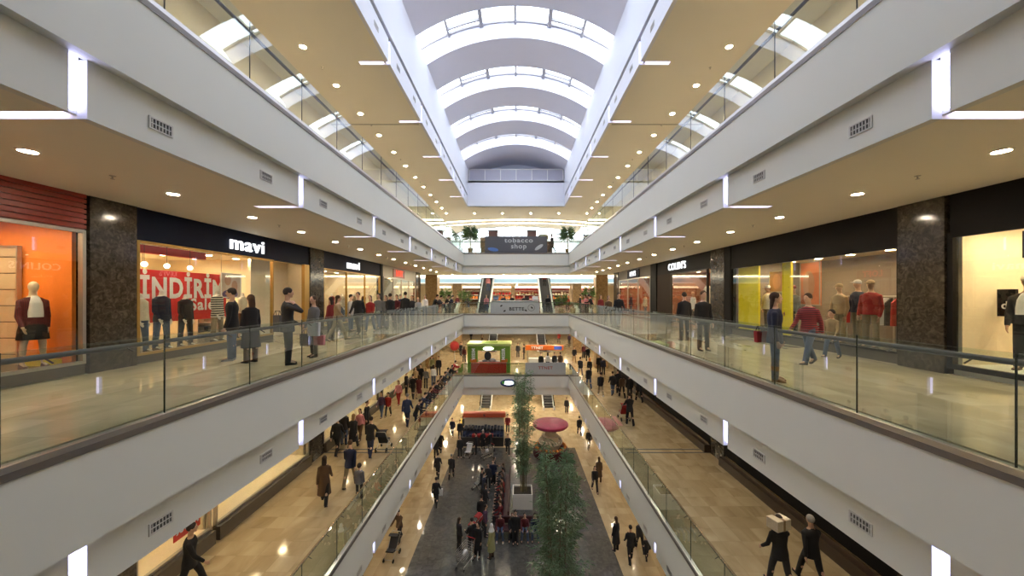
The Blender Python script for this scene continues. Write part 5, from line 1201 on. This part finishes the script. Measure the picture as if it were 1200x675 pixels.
def potted(label, x, y, z, h, rad, m, n=260, pot=.28, seed=1, bushy=False):
    R.seed(seed); t = thing('potted_plant', label, 'plant', (x, y, z)); ph = min(.5, h*.28)
    MB().lathe([(pot*.75, 0), (pot, ph), (pot*.9, ph), (pot*.85, ph-.04), (.005, ph-.04)], n=20).build('pot', M_tan, t)
    mb = MB()
    for k in range(4): mb.tube((R.uniform(-.04, .04), R.uniform(-.04, .04), ph-.05), (R.uniform(-.1, .1), R.uniform(-.1, .1), h*.72), .022, .012, 6)
    mb.build('stem', M_stem, t); mb = MB()
    for k in range(n):
        a = R.uniform(0, 2*PI); f = R.uniform(.3 if bushy else .5, 1); p = Vector((R.uniform(-.12, .12), R.uniform(-.12, .12), ph+(h-ph)*f*.85))
        d = Vector((math.cos(a), math.sin(a), R.uniform(-.3, 1.2))); q = p+d.normalized()*rad*R.uniform(.2, .65); leaf(mb, q, d, rad*R.uniform(.35, .7), rad*.06)
    mb.build('foliage', m, t); return t
potted('leafy potted tree on the upper far gallery, left', -4.45, 34.9, ZU, 2.5, .78, M_leaf, 700, seed=2)
potted('leafy potted tree on the upper far gallery, right', 4.85, 35.2, ZU, 2.5, .75, M_leaf, 700, seed=3)
potted('potted palm beside the far left stone column', -6.9, 35.3, 0, 2.3, .7, M_leaf2, 300, seed=4)
potted('potted palm beside the far right stone column', 6.9, 35.3, 0, 2.5, .7, M_leaf2, 300, seed=6)
potted('bushy potted plant left of the left escalator', -4.75, 34.9, 0, 2.0, .5, M_leaf2, 260, seed=7)
potted('bushy potted plant right of the right escalator', 4.2, 34.9, 0, 1.5, .7, M_leaf2, 300, seed=8, bushy=True)
potted('small potted palm near the second left column', -6.6, 44, 0, 2.2, .6, M_leaf2, 220, seed=10)
# ------------------------------------------------------------------ kiosks
t = thing('corn_kiosk', 'green kiosk with red counter at the lower far railing', 'kiosk', (-2.65, 35.6, ZL))
M_kg = mat('kiosk_green', (.16, .30, .03), .5); M_kr = mat('kiosk_red', (.50, .03, .015), .5)
mb = MB()
for s in (-1, 1): mb.bbox(s*2.0, s*1.05, -1.2, -1.0, 0, 2.5, .02); mb.box(s*2.0, s*1.9, -1.0, 1.2, 0, 2.5)
mb.box(-1.05, 1.05, -1.2, -1.0, 2.1, 2.5); mb.build('wall_panels', M_kg, t)
mb = MB(); mb.bbox(-2.1, 2.1, -1.3, 1.3, 2.5, 2.72, .05); mb.build('roof', mat('kiosk_pale_green', (.42, .52, .20), .5), t)
mb = MB(); mb.box(-.75, .75, -.4, .2, 2.73, 2.78); mb.build('roof_hatch', M_kg, t)
mb = MB(); mb.bbox(-1.65, 1.65, -1.35, -1.1, 0, 1.0, .03); mb.build('counter', M_kr, t)
mb = MB(); mb.box(-1.0, 1.0, -1.0, -.2, .9, 1.0); mb.ell((.3, -1.0, 1.15), (.35, .15, .2)); mb.ell((-.4, -1.0, 1.1), (.25, .15, .15)); mb.build('goods', cloth('lgrey'), t)
MB().ell((-.05, -1.27, 2.28), (.5, .06, .16), 16, 8).build('lamp_sign', emit('white_oval', (1, .95, .85), 2.5), t)
mb = MB(); mb.ell((-.1, -1.22, 1.6), (.32, .02, .42)); mb.build('picture', cloth('dark'), t)
for s in (-1, 1):
    text('lettering', 'MISIR', .42, M_wt, t, (s*1.42-.05, -1.225, 1.75), (PI/2, PI/2 if s < 0 else -PI/2, 0), .015, .004)
    MB().box(s*1.15, s*1.75, -1.22, -1.2, 1.02, 1.3).build('picture', cloth('orange'), t)
t = thing('phone_stand', 'orange and blue promotion stand behind the lower far railing', 'stand', (2.75, 37.0, ZL))
MB().bbox(-1.9, 1.9, -.2, .2, 1.75, 2.25, .04).build('sign_board', mat('stand_orange', (.65, .14, .02), .4), t); MB().bbox(.95, 1.75, -.24, .0, 1.82, 2.18, .02).build('screen', mat('screen_blue', (.05, .10, .5), .3), t)
text('lettering', 'TTNET', .36, M_wt, t, (-.75, -.215, 2.0), RF, .015, .004); 
for x in (-1.7, 1.7): MB().tube((x, 0, 0), (x, 0, 1.8), .05).build('post', M_alu, t)
MB().bbox(-1.6, 1.6, -.6, -.1, 0, 1.0, .03).build('counter', M_wt, t)
for k, (px, c, st) in enumerate(((634, 'black', 'm'), (642, 'white', 'f'), (650, 'dark', 'm'), (657, 'brown', 'm'))):
    person('person in %s standing at the orange and blue stand' % {'dark': 'charcoal'}.get(c, c), P(px, 35.6), 35.6+.1*k, ZL, 1.68, 'stand', st, R.choice(['away', 'cam']), c, 'dark', 'hblack', 'black')
t = thing('balloon_stand', 'round red ball display on pole, far end of lower left gallery', 'display', (-6.5, 38.2, ZL)); MB().ell((0, 0, 2.0), (.48, .48, .5), 20, 14).build('ball', cloth('red'), t); MB().tube((0, 0, .03), (0, 0, 1.6), .04).build('pole', M_alu, t); MB().lathe([(.35, 0), (.35, .03), (.05, .05)], n=20).build('base', M_alu, t)
# service counter behind the pale grey banner
t = thing('service_counter', 'pale service counter behind grey banner, middle far end', 'counter', (-.2, 34.5, 0)); MB().bbox(-2.2, 2.2, -.35, .35, 0, 1.12, .03).build('counter_body', mat('banner_grey', (.42, .45, .46)), t); MB().bbox(-2.25, 2.25, -.4, .4, 1.121, 1.16, .01).build('counter_top', M_wt, t)
for k, (x, wd, c, lb) in enumerate(((-2.0, .5, 'pale_jeans', 'pale blue screen at the left end of the service counter'), (.95, .35, 'black', 'black monitor on the service counter'), (1.7, .55, 'white', 'white screen at the right end of the service counter'))):
    t = thing('monitor', lb, 'monitor', (x, 34.5, 1.16)); MB().bbox(-wd/2, wd/2, -.03, .03, .06, .42, .008).build('screen', cloth(c), t); MB().bbox(-.1, .1, -.08, .08, 0, .06, .005).build('stand', M_dark, t)
# upper tobacco kiosk
t = thing('tobacco_kiosk', 'dark kiosk with brick coloured pillars behind the upper banner', 'kiosk', (-.1, 35.2, ZU)); M_kb = mat('kiosk_brown', (.16, .08, .06), .6)
MB().bbox(-2.7, 2.7, -.5, .5, 0, 1.45, .03).build('counter', M_dark, t)
for x in (-2.2, 1.5): MB().bbox(x-.42, x+.42, -.35, .35, 1.451, 2.15, .03).build('cabinet', M_kb, t); MB().bbox(x-.46, x+.46, -.4, .4, 2.151, 2.22, .02).build('cabinet_top', M_dark, t)
MB().lathe([(.45, 1.45), (.5, 1.6), (.45, 1.82), (.01, 1.88)], c=(2.6, 0, 0)).build('round_display', cloth('olive'), t)
for k in range(6): MB().ell((-1.2+.5*k, -.1, 1.5), (.12, .1, .12), 10, 8).build('jar', cloth(R.choice(['brown', 'pink', 'dark'])), t)
MB().bbox(2.8, 3.5, .1, .7, .0, 1.25, .03).build('side_counter', M_kb, t); MB().bbox(-3.4, -2.9, -.2, .2, 0, 1.6, .02).build('side_post', M_tan, t)
# ground floor kiosks
t = thing('candy_kiosk', 'round kiosk with pink disc canopy on the ground floor', 'kiosk', (2.7, 29.6, ZG))
mat('pink_canopy', (.36, .03, .09), .35, noise=.45, scale=2.5)
MB().lathe([(.05, 2.3), (1.3, 2.3), (1.42, 2.4), (1.42, 2.55), (1.3, 2.62), (.3, 2.7), (.005, 2.7)], n=40).build('canopy', MATS['pink_canopy'], t)
MB().tube((0, 0, 0), (0, 0, 2.3), .1).build('post', M_alu, t)
MB().lathe([(1.35, 0), (1.4, .12), (1.35, .55), (1.38, .6), (1.0, .62), (1.0, 0)], n=36).build('counter', cloth('maroon'), t)
mb = MB()
for k in range(26):
    a = 2*PI*k/26; mb.ell((1.17*math.cos(a), 1.17*math.sin(a), .74), (.11, .11, .12), 8, 6)
mb.build('goods', cloth('orange'), t)
mb = MB()
for k in range(20):
    a = 2*PI*k/20+.1; mb.ell((.85*math.cos(a), .85*math.sin(a), 1.2), (.11, .11, .14), 8, 6)
mb.lathe([(.7, .62), (.95, 1.05), (.97, 1.08), (.6, 1.08), (.62, 1.5), (.7, 1.55), (.7, 1.6), (.45, 1.6), (.45, 2.28), (.1, 2.28)], n=24); mb.build('upper_display', cloth('cream'), t)
t = thing('goods_kiosk', 'low kiosk with red roof edge and dark goods, ground floor', 'kiosk', (-2.95, 32.2, ZG))
mb = MB(); mb.bbox(-1.8, 1.8, .9, 1.15, 0, 1.9, .03); mb.build('back_panel', cloth('cream'), t)
MB().bbox(-1.9, 1.9, .7, 1.3, 1.901, 2.3, .04).build('sign_board', mat('kiosk_orange_red', (.5, .09, .04)), t)
for z_, (d0, d1), c in ((.8, (-.9, .4), 'navy'), (1.1, (-.3, .6), 'dark')):
    mb = MB()
    for k in range(12): mb.bbox(-1.7+.29*k, -1.47+.29*k, d0, d1, z_, z_+R.uniform(.1, .25), .01)
    mb.build('goods', cloth(c), t)
MB().bbox(-1.8, 1.8, -1.0, .88, 0, .79, .03).build('counter', M_dark, t); MB().bbox(-.9, .9, -1.05, -.6, .8, 1.0, .02).build('goods', cloth('red'), t)
text('lettering', '%', .3, M_pdark, t, (0, .695, 2.1), RF, .01, .003)
t = thing('floor_patch', 'yellow floor sticker near the far left of ground floor', 'sticker', (-4.9, 37.5, ZG)); MB().bbox(-1.0, 1.0, -.8, .8, .001, .012, .004).build('film', mat('sticker_yellow', (.5, .36, .03), .5), t)
t = thing('floor_patch', 'red reflection painted as a patch on the lower right gallery floor', 'sticker', (5.55, 21.2, ZL)); MB().bbox(-.35, .35, -.8, .8, .001, .012, .004).build('film', mat('reflection_pink', (.42, .16, .12), .4), t)  # a reflection in the floor, painted as a thin reddish patch
# seats and seated crowd around the slim bamboo
M_seat = mat('bench_leather', (.06, .015, .015), .5)
def bench(label, x, y, rz, L):
    t = thing('bench', label, 'bench', (x, y, ZG), rz); MB().bbox(-L/2, L/2, -.28, .28, .30, .40, .03).build('seat', M_seat, t)
    MB().bbox(-L/2, L/2, -.34, -.24, .46, .85, .03).build('backrest', M_seat, t)
    for s in (-1, 1): MB().bbox(s*(L/2-.25)-.06, s*(L/2-.25)+.06, -.24, .24, 0, .30, .01).build('leg', M_alu, t)
bench('dark red bench left of the white planter box', -.78, 23.0, PI/2, 5.2)
bench('dark red bench in front of the white planter box', -.0, 19.72, PI, 2.4)
sc_ = ['dred', 'black', 'maroon', 'black', 'red', 'dark', 'grey', 'black']
for k, y in enumerate((20.7, 21.35, 22.0, 22.65, 23.3, 23.95, 24.6, 25.25)):
    person('person in %s seated on the long bench, %s from the camera' % ({'dred': 'dark red', 'dark': 'charcoal'}.get(sc_[k], sc_[k]), ORD[k]), -.9, y, ZG, 1.7, 'sit', ('m', 'f')[k % 2], PI/2, sc_[k], R.choice(['dark', 'jeans', 'black']), R.choice(['hblack', 'hbrown', 'hgrey']), 'black')
for k, (x, c, st) in enumerate(((-.9, 'plaid_red', 'm'), (-.25, 'black', 'scarf'), (.4, 'maroon', 'f'), (.95, 'navy', 'm'))):
    person('person in %s seated on the short front bench' % {'plaid_red': 'red plaid'}.get(c, c), x, 19.55, ZG, 1.68, 'sit', st, 'cam', c, 'jeans' if k != 1 else 'dark', 'hblack' if k != 1 else 'brown', 'white' if k == 0 else 'black')
for k, (x, y, c, fc, st) in enumerate(((-2.0, 20.5, 'black', 'away', 'm'), (-1.9, 21.8, 'dark', -.8, 'f'), (-2.1, 23.2, 'navy', 'right', 'm'), (-1.6, 25.4, 'black', 'right', 'f'), (-1.7, 19.6, 'purple', 'right', 'f'))):
    person('person in %s standing facing the long bench, %s from the camera' % ({'dark': 'charcoal'}.get(c, c), ORD[k]), x, y, ZG, 1.68, ('stand', 'stand2')[k % 2], st, fc, c, 'dark', 'hblack', 'black')
stroller('red hooded stroller in front of the long bench', -2.3, 19.9, ZG, 1.2, 'red')
stroller('grey stroller beside the standing people at the far seats', -2.5, 24.2, ZG, 1.0, 'grey')
# far hall shopfronts: lit back displays on the middle level
for k, (x, wd, cs, lb) in enumerate(((-11.5, 3.4, ['cream', 'tan', 'cream'], 'cream'), (-7.2, 3.6, ['brown', 'orange', 'dred'], 'red and orange'), (-2.8, 3.8, ['tan', 'orange', 'red'], 'orange and tan'), (1.6, 3.8, ['dred', 'red', 'tan'], 'bright red'), (6.0, 3.6, ['maroon', 'orange', 'cream'], 'orange and cream'), (10.8, 3.6, ['pink', 'red', 'dark'], 'pink and dark'))):
    t = thing('display_wall', 'lit display wall with %s goods at the back of the middle hall' % lb, 'shelf', (x, 54.6, 0)); MB().box(-wd/2, wd/2, .4, .5, 0, 2.9).build('back_board', cloth(cs[0]), t)
    for j in range(4):
        MB().box(-wd/2, wd/2, 0, .4, .5+.6*j, .54+.6*j).build('shelf', M_wt, t)
        mb = MB()
        for q in range(8): mb.bbox(-wd/2+.1+q*wd/8, -wd/2+.1+q*wd/8+wd/12, .05, .38, .541+.6*j, .541+.6*j+R.uniform(.2, .45), .01)
        mb.build('goods', cloth(cs[j % 3]), t)
    t = thing('light_box', 'long white light box above the %s display wall' % lb, 'light', (x, 54.3, 2.75)); MB().box(-wd/2, wd/2, 0, .25, 0, .28).build('diffuser', emit('warm_box', (1, .72, .45), 3.0), t); MB().box(-wd/2-.03, wd/2+.03, -.02, .27, .28, .32).build('frame', M_alu, t)
